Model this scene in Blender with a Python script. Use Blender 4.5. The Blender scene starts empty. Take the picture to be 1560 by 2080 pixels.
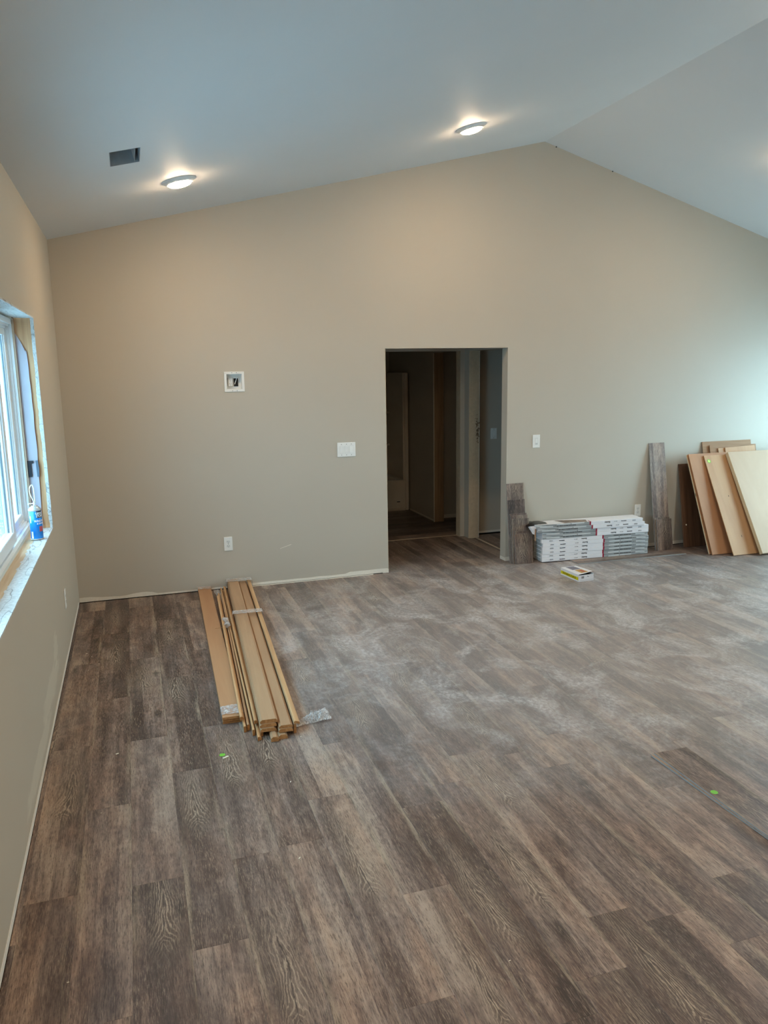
import bpy, math, random
from mathutils import Vector, Matrix, noise as mnoise
random.seed(7)
S = bpy.context.scene
COL = S.collection

# ------------------------------------------------------------------ camera
cd = bpy.data.cameras.new('camera')
cam = bpy.data.objects.new('camera', cd); COL.objects.link(cam)
yaw, pit, rol = 0.3117, 0.1819, -0.0160
fwd = Vector((math.sin(yaw)*math.cos(pit), math.cos(yaw)*math.cos(pit), -math.sin(pit)))
rt = Vector((math.cos(yaw), -math.sin(yaw), 0)); up = rt.cross(fwd)
r2 = rt*math.cos(rol) + up*math.sin(rol); u2 = up*math.cos(rol) - rt*math.sin(rol)
cam.matrix_world = Matrix(((r2.x, u2.x, -fwd.x, 0.5119), (r2.y, u2.y, -fwd.y, -6.7268),
                           (r2.z, u2.z, -fwd.z, 1.8809), (0, 0, 0, 1)))
cd.sensor_fit = 'HORIZONTAL'; cd.sensor_width = 36.0
cd.lens = 1579.1 * 36.0 / 1560.0
cd.clip_start = 0.05; cd.clip_end = 200
S.camera = cam

# ------------------------------------------------------------------ sky, exposure
SKY = (0.52, 0.80, 1.0); SKY_STRENGTH = 12.0
LAMP_COL = (1.0, 0.74, 0.48); LAMP_STRENGTH = 215.0
w = bpy.data.worlds.new('overcast_sky'); S.world = w; w.use_nodes = True
bg = w.node_tree.nodes['Background']
bg.inputs[0].default_value = (*SKY, 1); bg.inputs[1].default_value = SKY_STRENGTH
S.view_settings.view_transform = 'Standard'; S.view_settings.look = 'None'
S.view_settings.gamma = 1.0; S.view_settings.use_curve_mapping = False
S.view_settings.exposure = 0.5
try:
    S.cycles.use_denoising = True
    S.cycles.denoiser = 'OPENIMAGEDENOISE'
    S.cycles.max_bounces = 10; S.cycles.diffuse_bounces = 6
    S.cycles.sample_clamp_indirect = 8.0
    S.cycles.caustics_reflective = False; S.cycles.caustics_refractive = False
except Exception:
    pass

# ------------------------------------------------------------------ material helpers
def srgb(r, g, b):
    f = lambda c: (c/255/12.92) if c/255 <= 0.04045 else ((c/255+0.055)/1.055)**2.4
    return (f(r), f(g), f(b), 1)
class NT:
    def __init__(s, name):
        s.m = bpy.data.materials.new(name); s.m.use_nodes = True
        s.t = s.m.node_tree; s.b = s.t.nodes['Principled BSDF']
    def n(s, typ, **kw):
        nd = s.t.nodes.new(typ)
        for k, v in kw.items():
            if k.startswith('i_'):
                nd.inputs[int(k[2:]) if k[2:].isdigit() else k[2:].replace('_', ' ')].default_value = v
            else: setattr(nd, k, v)
        return nd
    def l(s, a, b): s.t.links.new(a, b)
    def math(s, op, a, b=None, c=None, clamp=False):
        nd = s.t.nodes.new('ShaderNodeMath'); nd.operation = op; nd.use_clamp = clamp
        for i, v in enumerate((a, b, c)):
            if v is None: continue
            if isinstance(v, (int, float)): nd.inputs[i].default_value = v
            else: s.l(v, nd.inputs[i])
        return nd.outputs[0]
    def mix(s, f, a, b, blend='MIX'):
        nd = s.t.nodes.new('ShaderNodeMix'); nd.data_type = 'RGBA'; nd.blend_type = blend
        for sock, v in ((nd.inputs[0], f), (nd.inputs[6], a), (nd.inputs[7], b)):
            if isinstance(v, (int, float)): sock.default_value = v
            elif isinstance(v, tuple): sock.default_value = v
            else: s.l(v, sock)
        return nd.outputs[2]
    def ramp(s, f, stops, smooth=False):
        nd = s.t.nodes.new('ShaderNodeValToRGB'); e = nd.color_ramp.elements
        while len(e) < len(stops): e.new(0.5)
        for i, (p, c) in enumerate(stops):
            e[i].position = p; e[i].color = c if isinstance(c, tuple) else (c, c, c, 1)
        if smooth: nd.color_ramp.interpolation = 'EASE'
        s.l(f, nd.inputs[0]); return nd.outputs[0]
    def noise(s, vec, scale, detail=3, rough=0.55, dist=0.0):
        nd = s.t.nodes.new('ShaderNodeTexNoise')
        nd.inputs['Scale'].default_value = scale; nd.inputs['Detail'].default_value = detail
        nd.inputs['Roughness'].default_value = rough; nd.inputs['Distortion'].default_value = dist
        s.l(vec, nd.inputs['Vector']); return nd.outputs[0]
    def mapv(s, vec, scale=(1, 1, 1), loc=(0, 0, 0)):
        nd = s.t.nodes.new('ShaderNodeMapping')
        nd.inputs['Scale'].default_value = scale; nd.inputs['Location'].default_value = loc
        s.l(vec, nd.inputs['Vector']); return nd.outputs[0]
    def bump(s, h, strength=0.2, dist=0.002):
        nd = s.t.nodes.new('ShaderNodeBump'); nd.inputs['Strength'].default_value = strength
        nd.inputs['Distance'].default_value = dist
        s.l(h, nd.inputs['Height']); s.l(nd.outputs[0], s.b.inputs['Normal'])
    def done(s, color=None, rough=None, spec=None, metal=None):
        if color is not None:
            if isinstance(color, tuple): s.b.inputs['Base Color'].default_value = color
            else: s.l(color, s.b.inputs['Base Color'])
        if rough is not None:
            if isinstance(rough, (int, float)): s.b.inputs['Roughness'].default_value = rough
            else: s.l(rough, s.b.inputs['Roughness'])
        if spec is not None: s.b.inputs['Specular IOR Level'].default_value = spec
        if metal is not None: s.b.inputs['Metallic'].default_value = metal
        return s.m

def simple(name, rgb, rough=0.5, spec=0.5, var=0.06, scale=30, metal=0.0, bump=0.0):
    """procedural: flat paint or plastic with a faint tonal mottling"""
    t = NT(name); tc = t.n('ShaderNodeTexCoord')
    nz = t.noise(tc.outputs['Object'], scale, 3)
    c = srgb(*rgb); hi = tuple(min(1, x*(1+var)) for x in c[:3])+(1,); lo = tuple(x*(1-var) for x in c[:3])+(1,)
    col = t.mix(nz, lo, hi)
    if bump: t.bump(nz, bump, 0.002)
    return t.done(col, rough, spec, metal)

def wall_paint(name, rgb, patch=None):
    t = NT(name); g = t.n('ShaderNodeNewGeometry')
    fine = t.noise(g.outputs['Position'], 220, 2); big = t.noise(g.outputs['Position'], 1.3, 2)
    c = srgb(*rgb)
    col = t.mix(big, tuple(x*0.97 for x in c[:3])+(1,), tuple(x*1.03 for x in c[:3])+(1,))
    if patch:                       # filler smears rubbed onto the paint low on the wall
        for (cy, cz, ry, rz) in patch:
            sx = t.n('ShaderNodeSeparateXYZ'); t.l(g.outputs['Position'], sx.inputs[0])
            a = t.math('DIVIDE', t.math('SUBTRACT', sx.outputs[1], cy), ry)
            b = t.math('DIVIDE', t.math('SUBTRACT', sx.outputs[2], cz), rz)
            d = t.math('ADD', t.math('MULTIPLY', a, a), t.math('MULTIPLY', b, b))
            nz = t.noise(t.mapv(g.outputs['Position'], (1, 2, 9)), 3.0, 4)
            m = t.math('SUBTRACT', t.math('MULTIPLY', nz, 1.9), d)
            m = t.ramp(m, [(0.15, 0.0), (0.6, 0.6)])
            col = t.mix(m, col, srgb(206, 196, 176))
    t.bump(fine, 0.12, 0.0008)
    return t.done(col, 0.62, 0.35)

def vinyl(name, dust_sheen=True, warm=0.0):
    t = NT(name); tc = t.n('ShaderNodeTexCoord'); oi = t.n('ShaderNodeObjectInfo'); g = t.n('ShaderNodeNewGeometry')
    rnd = oi.outputs['Random']
    off = t.n('ShaderNodeCombineXYZ')
    t.l(t.math('MULTIPLY', rnd, 37.0), off.inputs[0]); t.l(t.math('MULTIPLY', rnd, 91.0), off.inputs[1])
    t.l(t.math('MULTIPLY', rnd, 13.0), off.inputs[2])
    ob = tc.outputs['Object']
    va = t.n('ShaderNodeVectorMath', operation='ADD'); t.l(ob, va.inputs[0]); t.l(off.outputs[0], va.inputs[1])
    P = va.outputs[0]
    r2_ = t.math('FRACT', t.math('MULTIPLY', rnd, 17.31)); r3_ = t.math('FRACT', t.math('MULTIPLY', rnd, 53.77))
    # wander of the grain
    wob = t.noise(t.mapv(P, (5, 1.6, 1)), 1.0, 2)
    wob2 = t.noise(t.mapv(P, (26, 9, 1)), 1.0, 3, 0.6)
    sx = t.n('ShaderNodeSeparateXYZ'); t.l(ob, sx.inputs[0])
    u = t.math('ADD', sx.outputs[0], t.math('MULTIPLY', t.math('SUBTRACT', wob, 0.5), 0.12))
    v = t.math('SUBTRACT', sx.outputs[1], t.math('MULTIPLY', t.math('SUBTRACT', r2_, 0.5), 0.8))
    # broad tone fields
    f1 = t.noise(t.mapv(P, (8, 1.3, 1)), 1.0, 5, 0.62, 0.5)
    f2 = t.noise(t.mapv(P, (42, 2.2, 1)), 1.0, 4, 0.65, 0.5)
    f3 = t.noise(t.mapv(P, (12, 7, 1)), 1.0, 5, 0.7, 0.9)
    tone = t.math('ADD', t.math('ADD', t.math('MULTIPLY', f1, 0.66), t.math('MULTIPLY', f2, 0.42)), t.math('MULTIPLY', f3, 0.36))
    tone = t.math('ADD', tone, t.math('MULTIPLY', t.math('SUBTRACT', r3_, 0.5), 0.16))
    hs = t.math('MULTIPLY', t.math('SUBTRACT', t.math('GREATER_THAN', t.math('ADD', sx.outputs[0], t.math('MULTIPLY', t.math('SUBTRACT', r2_, 0.5), 0.10)), 0.0), 0.5), t.math('MULTIPLY', t.math('SUBTRACT', t.math('FRACT', t.math('MULTIPLY', rnd, 29.7)), 0.5), 0.30))
    tone = t.math('ADD', tone, hs)
    base = t.ramp(tone, [(0.50, srgb(57, 46, 43)), (0.64, srgb(82, 68, 63)), (0.76, srgb(114, 98, 91)), (0.92, srgb(162, 144, 130))])
    hue = t.noise(t.mapv(P, (7, 2.2, 1), (5, 5, 5)), 1.0, 3)
    base = t.mix(t.math('MULTIPLY', t.ramp(hue, [(0.42, 0.0), (0.62, 1.0)]), 0.9), base, t.mix(1.0, base, (1.12, 0.99, 0.89, 1), 'MULTIPLY'))
    # pale weathered streaks that run beside the long edges
    edge = t.math('ABSOLUTE', t.math('SUBTRACT', sx.outputs[0], t.math('MULTIPLY', t.math('SUBTRACT', f1, 0.5), 0.06)))
    es = t.math('MULTIPLY', t.ramp(edge, [(0.060, 0.0), (0.088, 1.0)]), t.ramp(t.noise(t.mapv(P, (30, 2.0, 1), (9, 2, 4)), 1.0, 4, 0.6), [(0.48, 0.0), (0.66, 0.75)]))
    base = t.mix(es, base, srgb(158, 142, 122))
    # cathedral figure: chevron-like arches that close on an eye, only in some planks
    uu = t.math('ADD', t.math('DIVIDE', u, 0.010), t.math('MULTIPLY', t.math('SUBTRACT', wob2, 0.5), 2.6))
    vp = t.math('DIVIDE', t.math('MAXIMUM', v, 0.0), 0.075); vn = t.math('DIVIDE', t.math('MINIMUM', v, 0.0), 0.030)
    vv = t.math('ADD', vp, vn)
    rr = t.math('SQRT', t.math('ADD', t.math('MULTIPLY', uu, uu), t.math('MULTIPLY', vv, vv)))
    arch = t.math('ADD', t.math('MULTIPLY', t.math('ABSOLUTE', uu), 1.0), t.math('MULTIPLY', vv, 0.72))
    far_ = t.ramp(rr, [(0.0, 0.0), (1.0, 1.0)])
    jag = t.noise(t.mapv(P, (75, 16, 1)), 1.0, 4, 0.65)
    fld = t.math('ADD', rr, t.math('MULTIPLY', t.math('MINIMUM', t.math('MULTIPLY', rr, 0.25), 1.0), t.math('SUBTRACT', arch, rr)))
    ring = t.math('SINE', t.math('ADD', t.math('MULTIPLY', fld, 5.6), t.math('MULTIPLY', jag, 7.5)))
    ring = t.ramp(ring, [(0.25, 0.0), (0.98, 1.0)])
    msk = t.ramp(t.math('ADD', t.math('MULTIPLY', rr, 0.075), t.math('MULTIPLY', f3, 0.45)), [(0.42, 1.0), (0.86, 0.0)])
    has = t.math('GREATER_THAN', t.math('FRACT', t.math('MULTIPLY', rnd, 7.93)), 0.50)
    cm = t.math('MULTIPLY', msk, has)
    base = t.mix(t.math('MULTIPLY', cm, 0.45), base, srgb(106, 92, 80))
    base = t.mix(t.math('MULTIPLY', t.math('MULTIPLY', ring, cm), t.ramp(t.math('MULTIPLY', rr, 0.1), [(0.12, 0.80), (0.7, 0.20)])), base, srgb(178, 160, 140))
    crk = t.math('ABSOLUTE', t.math('ADD', u, t.math('MULTIPLY', t.math('SUBTRACT', wob2, 0.5), 0.018)))
    crk = t.math('MULTIPLY', t.math('LESS_THAN', crk, 0.0013), t.math('LESS_THAN', t.math('ABSOLUTE', v), 0.26))
    base = t.mix(t.math('MULTIPLY', t.math('MULTIPLY', crk, cm), 0.85), base, srgb(38, 31, 28))
    # small dark knots with a pale rim
    vo = t.n('ShaderNodeTexVoronoi'); vo.inputs['Scale'].default_value = 1.0; t.l(t.mapv(P, (5.5, 1.9, 1)), vo.inputs['Vector'])
    kd = t.math('ADD', vo.outputs['Distance'], t.math('MULTIPLY', t.math('SUBTRACT', f3, 0.5), 0.14))
    base = t.mix(t.ramp(kd, [(0.05, 0.75), (0.13, 0.0)]), base, srgb(50, 42, 38))
    # fine fibre: pale dashes and dark pores
    uf = t.math('ADD', sx.outputs[0], t.math('MULTIPLY', t.math('SUBTRACT', wob, 0.5), 0.035))
    vx = t.n('ShaderNodeCombineXYZ'); t.l(uf, vx.inputs[0]); t.l(sx.outputs[1], vx.inputs[1]); t.l(rnd, vx.inputs[2])
    fib = t.noise(t.mapv(vx.outputs[0], (290, 27, 9)), 1.0, 5, 0.78)
    den = t.noise(t.mapv(P, (10, 4, 1), (3, 1, 7)), 1.0, 4, 0.65)
    fl = t.math('MULTIPLY', t.ramp(fib, [(0.52, 0.0), (0.64, 1.0)]), t.ramp(den, [(0.38, 0.2), (0.62, 1.0)]))
    base = t.mix(t.math('MULTIPLY', fl, 0.62), base, srgb(176, 158, 138))
    dk = t.ramp(fib, [(0.38, 1.0), (0.48, 0.0)])
    base = t.mix(t.math('MULTIPLY', dk, 0.68), base, srgb(42, 34, 31))
    rough = t.math('ADD', 0.36, t.math('MULTIPLY', f2, 0.16))
    if dust_sheen:                       # plaster dust trodden over the middle of the room, plus painted sheen
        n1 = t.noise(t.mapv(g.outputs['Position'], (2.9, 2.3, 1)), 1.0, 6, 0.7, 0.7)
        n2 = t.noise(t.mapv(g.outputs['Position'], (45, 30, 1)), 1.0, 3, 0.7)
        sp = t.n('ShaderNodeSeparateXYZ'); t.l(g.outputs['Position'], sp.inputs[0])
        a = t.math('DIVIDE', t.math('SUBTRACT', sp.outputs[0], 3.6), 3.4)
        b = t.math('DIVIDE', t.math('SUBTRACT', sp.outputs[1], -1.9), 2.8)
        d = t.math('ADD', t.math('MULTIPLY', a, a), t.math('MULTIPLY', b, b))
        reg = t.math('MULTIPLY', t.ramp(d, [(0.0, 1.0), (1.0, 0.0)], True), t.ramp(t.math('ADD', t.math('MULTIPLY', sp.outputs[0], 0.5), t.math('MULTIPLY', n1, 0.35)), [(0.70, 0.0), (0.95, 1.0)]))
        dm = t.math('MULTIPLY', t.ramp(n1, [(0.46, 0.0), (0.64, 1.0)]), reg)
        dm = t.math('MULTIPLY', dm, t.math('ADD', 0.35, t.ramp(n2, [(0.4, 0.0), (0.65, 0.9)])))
        haze = t.math('MULTIPLY', reg, 0.34)  # even pale lift painted in for window sheen on the floor
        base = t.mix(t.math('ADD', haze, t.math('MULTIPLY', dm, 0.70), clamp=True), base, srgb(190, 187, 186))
    if warm: base = t.mix(warm, base, srgb(150, 115, 85))
    t.bump(t.math('ADD', fib, t.math('MULTIPLY', ring, t.math('MULTIPLY', cm, 0.6))), 0.22, 0.0008)
    return t.done(base, rough, 0.45)

def wood(name, lo, hi, rough=0.55, scale=(40, 2, 40), knots=False, spec=0.3):
    t = NT(name); tc = t.n('ShaderNodeTexCoord'); oi = t.n('ShaderNodeObjectInfo')
    va = t.n('ShaderNodeVectorMath', operation='ADD'); t.l(tc.outputs['Object'], va.inputs[0])
    cb = t.n('ShaderNodeCombineXYZ'); t.l(t.math('MULTIPLY', oi.outputs['Random'], 50), cb.inputs[0]); t.l(cb.outputs[0], va.inputs[1])
    n = t.noise(t.mapv(va.outputs[0], scale), 1.0, 4, 0.6, 0.5)
    col = t.ramp(n, [(0.3, srgb(*lo)), (0.7, srgb(*hi))])
    if knots:
        k = t.noise(va.outputs[0], 9, 2)
        col = t.mix(t.ramp(k, [(0.72, 0.0), (0.76, 0.8)]), col, srgb(70, 45, 25))
    t.bump(n, 0.08, 0.001)
    return t.done(col, rough, spec)

def emit(name, rgb, strength):
    t = NT(name)
    t.b.inputs['Base Color'].default_value = (1, 1, 1, 1)
    t.b.inputs['Emission Color'].default_value = (*rgb, 1); t.b.inputs['Emission Strength'].default_value = strength
    return t.m

def glass_mat(name='clear_glass', tint=(0.93, 0.97, 0.96)):
    m = bpy.data.materials.new(name); m.use_nodes = True; t = m.node_tree
    t.nodes.clear(); o = t.nodes.new('ShaderNodeOutputMaterial'); mx = t.nodes.new('ShaderNodeMixShader')
    tr = t.nodes.new('ShaderNodeBsdfTransparent'); gl = t.nodes.new('ShaderNodeBsdfGlossy'); lw = t.nodes.new('ShaderNodeLayerWeight'); pw = t.nodes.new('ShaderNodeMath'); fr = t.nodes.new('ShaderNodeMath')
    pw.operation = 'POWER'; pw.inputs[1].default_value = 4.0; fr.operation = 'MULTIPLY_ADD'; fr.inputs[1].default_value = 0.75; fr.inputs[2].default_value = 0.05
    lw.inputs[0].default_value = 0.5; t.links.new(lw.outputs['Facing'], pw.inputs[0]); t.links.new(pw.outputs[0], fr.inputs[0])
    tr.inputs[0].default_value = (*tint, 1); gl.inputs['Roughness'].default_value = 0.02
    t.links.new(fr.outputs[0], mx.inputs[0]); t.links.new(tr.outputs[0], mx.inputs[1]); t.links.new(gl.outputs[0], mx.inputs[2])
    t.links.new(mx.outputs[0], o.inputs[0]); return m

def film_mat():
    m = bpy.data.materials.new('stretch_film'); m.use_nodes = True; t = m.node_tree
    t.nodes.clear(); o = t.nodes.new('ShaderNodeOutputMaterial'); mx = t.nodes.new('ShaderNodeMixShader')
    tr = t.nodes.new('ShaderNodeBsdfTransparent'); pb = t.nodes.new('ShaderNodeBsdfPrincipled')
    pb.inputs['Base Color'].default_value = srgb(214, 212, 210); pb.inputs['Roughness'].default_value = 0.16
    tc = t.nodes.new('ShaderNodeTexCoord'); nz = t.nodes.new('ShaderNodeTexNoise'); nz.inputs['Scale'].default_value = 55
    nz.inputs['Detail'].default_value = 4; nz.inputs['Distortion'].default_value = 1.5
    t.links.new(tc.outputs['Object'], nz.inputs['Vector'])
    rp = t.nodes.new('ShaderNodeValToRGB'); rp.color_ramp.elements[0].position = 0.35; rp.color_ramp.elements[0].color = (0.18, 0.18, 0.18, 1)
    rp.color_ramp.elements[1].position = 0.68; rp.color_ramp.elements[1].color = (0.85, 0.85, 0.85, 1)
    t.links.new(nz.outputs[0], rp.inputs[0]); t.links.new(rp.outputs[0], mx.inputs[0])
    bp = t.nodes.new('ShaderNodeBump'); bp.inputs['Strength'].default_value = 0.9; bp.inputs['Distance'].default_value = 0.004
    t.links.new(nz.outputs[0], bp.inputs['Height']); t.links.new(bp.outputs[0], pb.inputs['Normal'])
    t.links.new(tr.outputs[0], mx.inputs[1]); t.links.new(pb.outputs[0], mx.inputs[2]); t.links.new(mx.outputs[0], o.inputs[0]); return m

def plaster_mat():
    t = NT('torn_drywall_edge'); tc = t.n('ShaderNodeTexCoord'); P = tc.outputs['Object']
    n = t.noise(P, 60, 5, 0.7); c = t.noise(t.mapv(P, (14, 1.6, 9)), 1.0, 2, 0.5, 0.4)
    ck = t.math('ABSOLUTE', t.math('SUBTRACT', c, 0.5)); ck = t.ramp(ck, [(0.0, 1.0), (0.010, 0.0)])
    col = t.ramp(n, [(0.3, srgb(176, 172, 166)), (0.6, srgb(206, 204, 200))])
    col = t.mix(t.math('MULTIPLY', ck, 0.7), col, srgb(120, 112, 104))
    t.bump(t.math('SUBTRACT', n, ck), 0.6, 0.004)
    return t.done(col, 0.9, 0.1)

M = dict(
    greige=wall_paint('greige_wall_paint', (187, 178, 163)),
    greige_left=wall_paint('greige_wall_paint_with_smears', (185, 173, 154), [(-2.35, 0.20, 0.55, 0.10), (-3.0, 0.12, 0.7, 0.07), (-2.0, 0.30, 0.15, 0.11)]),
    ceiling=wall_paint('flat_ceiling_paint', (216, 216, 214)),
    primer=simple('bare_drywall_primer', (226, 218, 204), 0.8, 0.2, 0.08, 60, bump=0.2),
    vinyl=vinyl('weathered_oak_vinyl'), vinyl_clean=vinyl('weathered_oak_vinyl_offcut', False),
    vinyl_edge=simple('grey_plank_core', (150, 152, 152), 0.6, 0.4, 0.1),
    sub=simple('dark_subfloor', (38, 31, 26), 0.9, 0.1),
    white=simple('white_plastic', (232, 231, 226), 0.35, 0.5, 0.02), white_in=simple('white_plastic_inset', (218, 218, 214), 0.4, 0.5, 0.02),
    slot=simple('dark_slot', (30, 28, 27), 0.6, 0.3), screw=simple('screw_grey', (120, 118, 112), 0.4, 0.5),
    metal=simple('galvanised_sheet', (168, 174, 178), 0.45, 0.5, 0.25, 14, metal=0.3),
    vinylwin=simple('white_window_vinyl', (226, 230, 230), 0.35, 0.5, 0.02), weather=simple('grey_weather_seal', (110, 115, 118), 0.7, 0.2),
    beigewin=simple('beige_shim_wood', (196, 172, 146), 0.6, 0.3, 0.1),
    pine=wood('bare_pine_stud', (186, 138, 98), (212, 168, 126), 0.7, (40, 40, 2.2), True),
    oldpine=wood('dull_pine_stud', (140, 112, 82), (164, 138, 106), 0.8, (30, 30, 2.2), True),
    pine_flat=wood('bare_pine_sill', (184, 150, 112), (214, 186, 150), 0.7, (40, 2.2, 40), True),
    wrap=simple('white_house_wrap', (180, 176, 184), 0.55, 0.3, 0.05, 14, bump=0.25), ink=simple('black_ink', (38, 36, 42), 0.5, 0.3), ink_faded=simple('grey_ink_seen_through', (92, 104, 116), 0.5, 0.3),
    plaster=plaster_mat(), glass=glass_mat(), glass_tint=glass_mat('daylight_cutting_glass', (0.72, 0.83, 0.87)), film=film_mat(),
    raw=simple('raw_drywall_and_mud', (198, 178, 150), 0.85, 0.15, 0.16, 26, bump=0.6),
    casing=wood('tan_primed_casing', (164, 130, 98), (180, 146, 112), 0.45, (14, 1.2, 14)),
    casing_light=wood('light_pine_strip', (184, 142, 100), (204, 166, 122), 0.5, (60, 1.5, 60)),
    baseboard=wood('tan_mdf_board', (170, 126, 90), (184, 142, 104), 0.5, (10, 1.0, 10)),
    endgrain=wood('sawn_end_grain', (150, 104, 62), (186, 138, 88), 0.7, (60, 60, 60)),
    card=simple('white_coated_card', (228, 226, 228), 0.5, 0.4, 0.02), pgrey=simple('grey_print', (150, 153, 153), 0.5, 0.4, 0.05),
    plight=simple('pale_grey_print', (196, 199, 199), 0.5, 0.4, 0.03), pmid=simple('mid_grey_print', (128, 131, 131), 0.5, 0.4, 0.05),
    pred=simple('crimson_print', (150, 8, 44), 0.5, 0.4), ptext=simple('dark_grey_lettering', (62, 62, 66), 0.5, 0.3),
    pyellow=simple('yellow_print', (218, 206, 22), 0.5, 0.4), pgold=simple('tan_print', (196, 160, 92), 0.5, 0.4), pwin=simple('grey_picture_print', (120, 116, 128), 0.4, 0.4, 0.25, 40),
    pbrown=simple('brown_lettering', (120, 92, 10), 0.5, 0.3),
    bluecan=simple('blue_can_lacquer', (0, 128, 214), 0.25, 0.6, 0.04), canwhite=simple('white_can_lettering', (236, 238, 240), 0.4, 0.4, 0.01),
    canmetal=simple('grey_metal_dome', (176, 178, 174), 0.3, 0.5, 0.04, metal=0.4), straw=simple('pale_yellow_straw', (244, 246, 214), 0.4, 0.4), canred=simple('red_can_panel', (186, 78, 78), 0.4, 0.4),
    black=simple('black_plastic_film', (14, 14, 16), 0.28, 0.5), hardboard=wood('brown_hardboard', (166, 118, 82), (182, 134, 96), 0.55, (5, 5, 1.2)),
    hardboard2=wood('tan_plywood', (176, 132, 92), (194, 152, 110), 0.5, (8, 8, 1.0)),
    cream=wood('cream_mdf', (176, 146, 116), (188, 158, 128), 0.55, (3, 3, 1.0)), cardboard=wood('brown_corrugated_board', (146, 110, 80), (166, 130, 98), 0.7, (3, 3, 60)),
    walnut=wood('dark_walnut_panel', (72, 50, 36), (104, 76, 56), 0.45, (34, 34, 1.6)), edge_pale=simple('pale_board_edge', (206, 188, 156), 0.6, 0.3, 0.1, 60),
    green=simple('green_sticker', (112, 190, 60), 0.5, 0.4, 0.04), greenpale=simple('pale_green_sticker', (206, 218, 110), 0.5, 0.4, 0.04),
    scrap=simple('white_paper_scrap', (232, 226, 206), 0.7, 0.2), tub=simple('white_tub_acrylic', (216, 206, 190), 0.3, 0.5, 0.02),
    chip=simple('brown_chipped_mud', (140, 118, 96), 0.9, 0.1),
    strip=simple('pale_transition_strip', (190, 172, 150), 0.5, 0.4), snow=simple('pale_outdoor_ground', (206, 210, 212), 0.9, 0.1, 0.06, 2),
    lens=emit('warm_lamp_lens', LAMP_COL, LAMP_STRENGTH),
)

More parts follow.
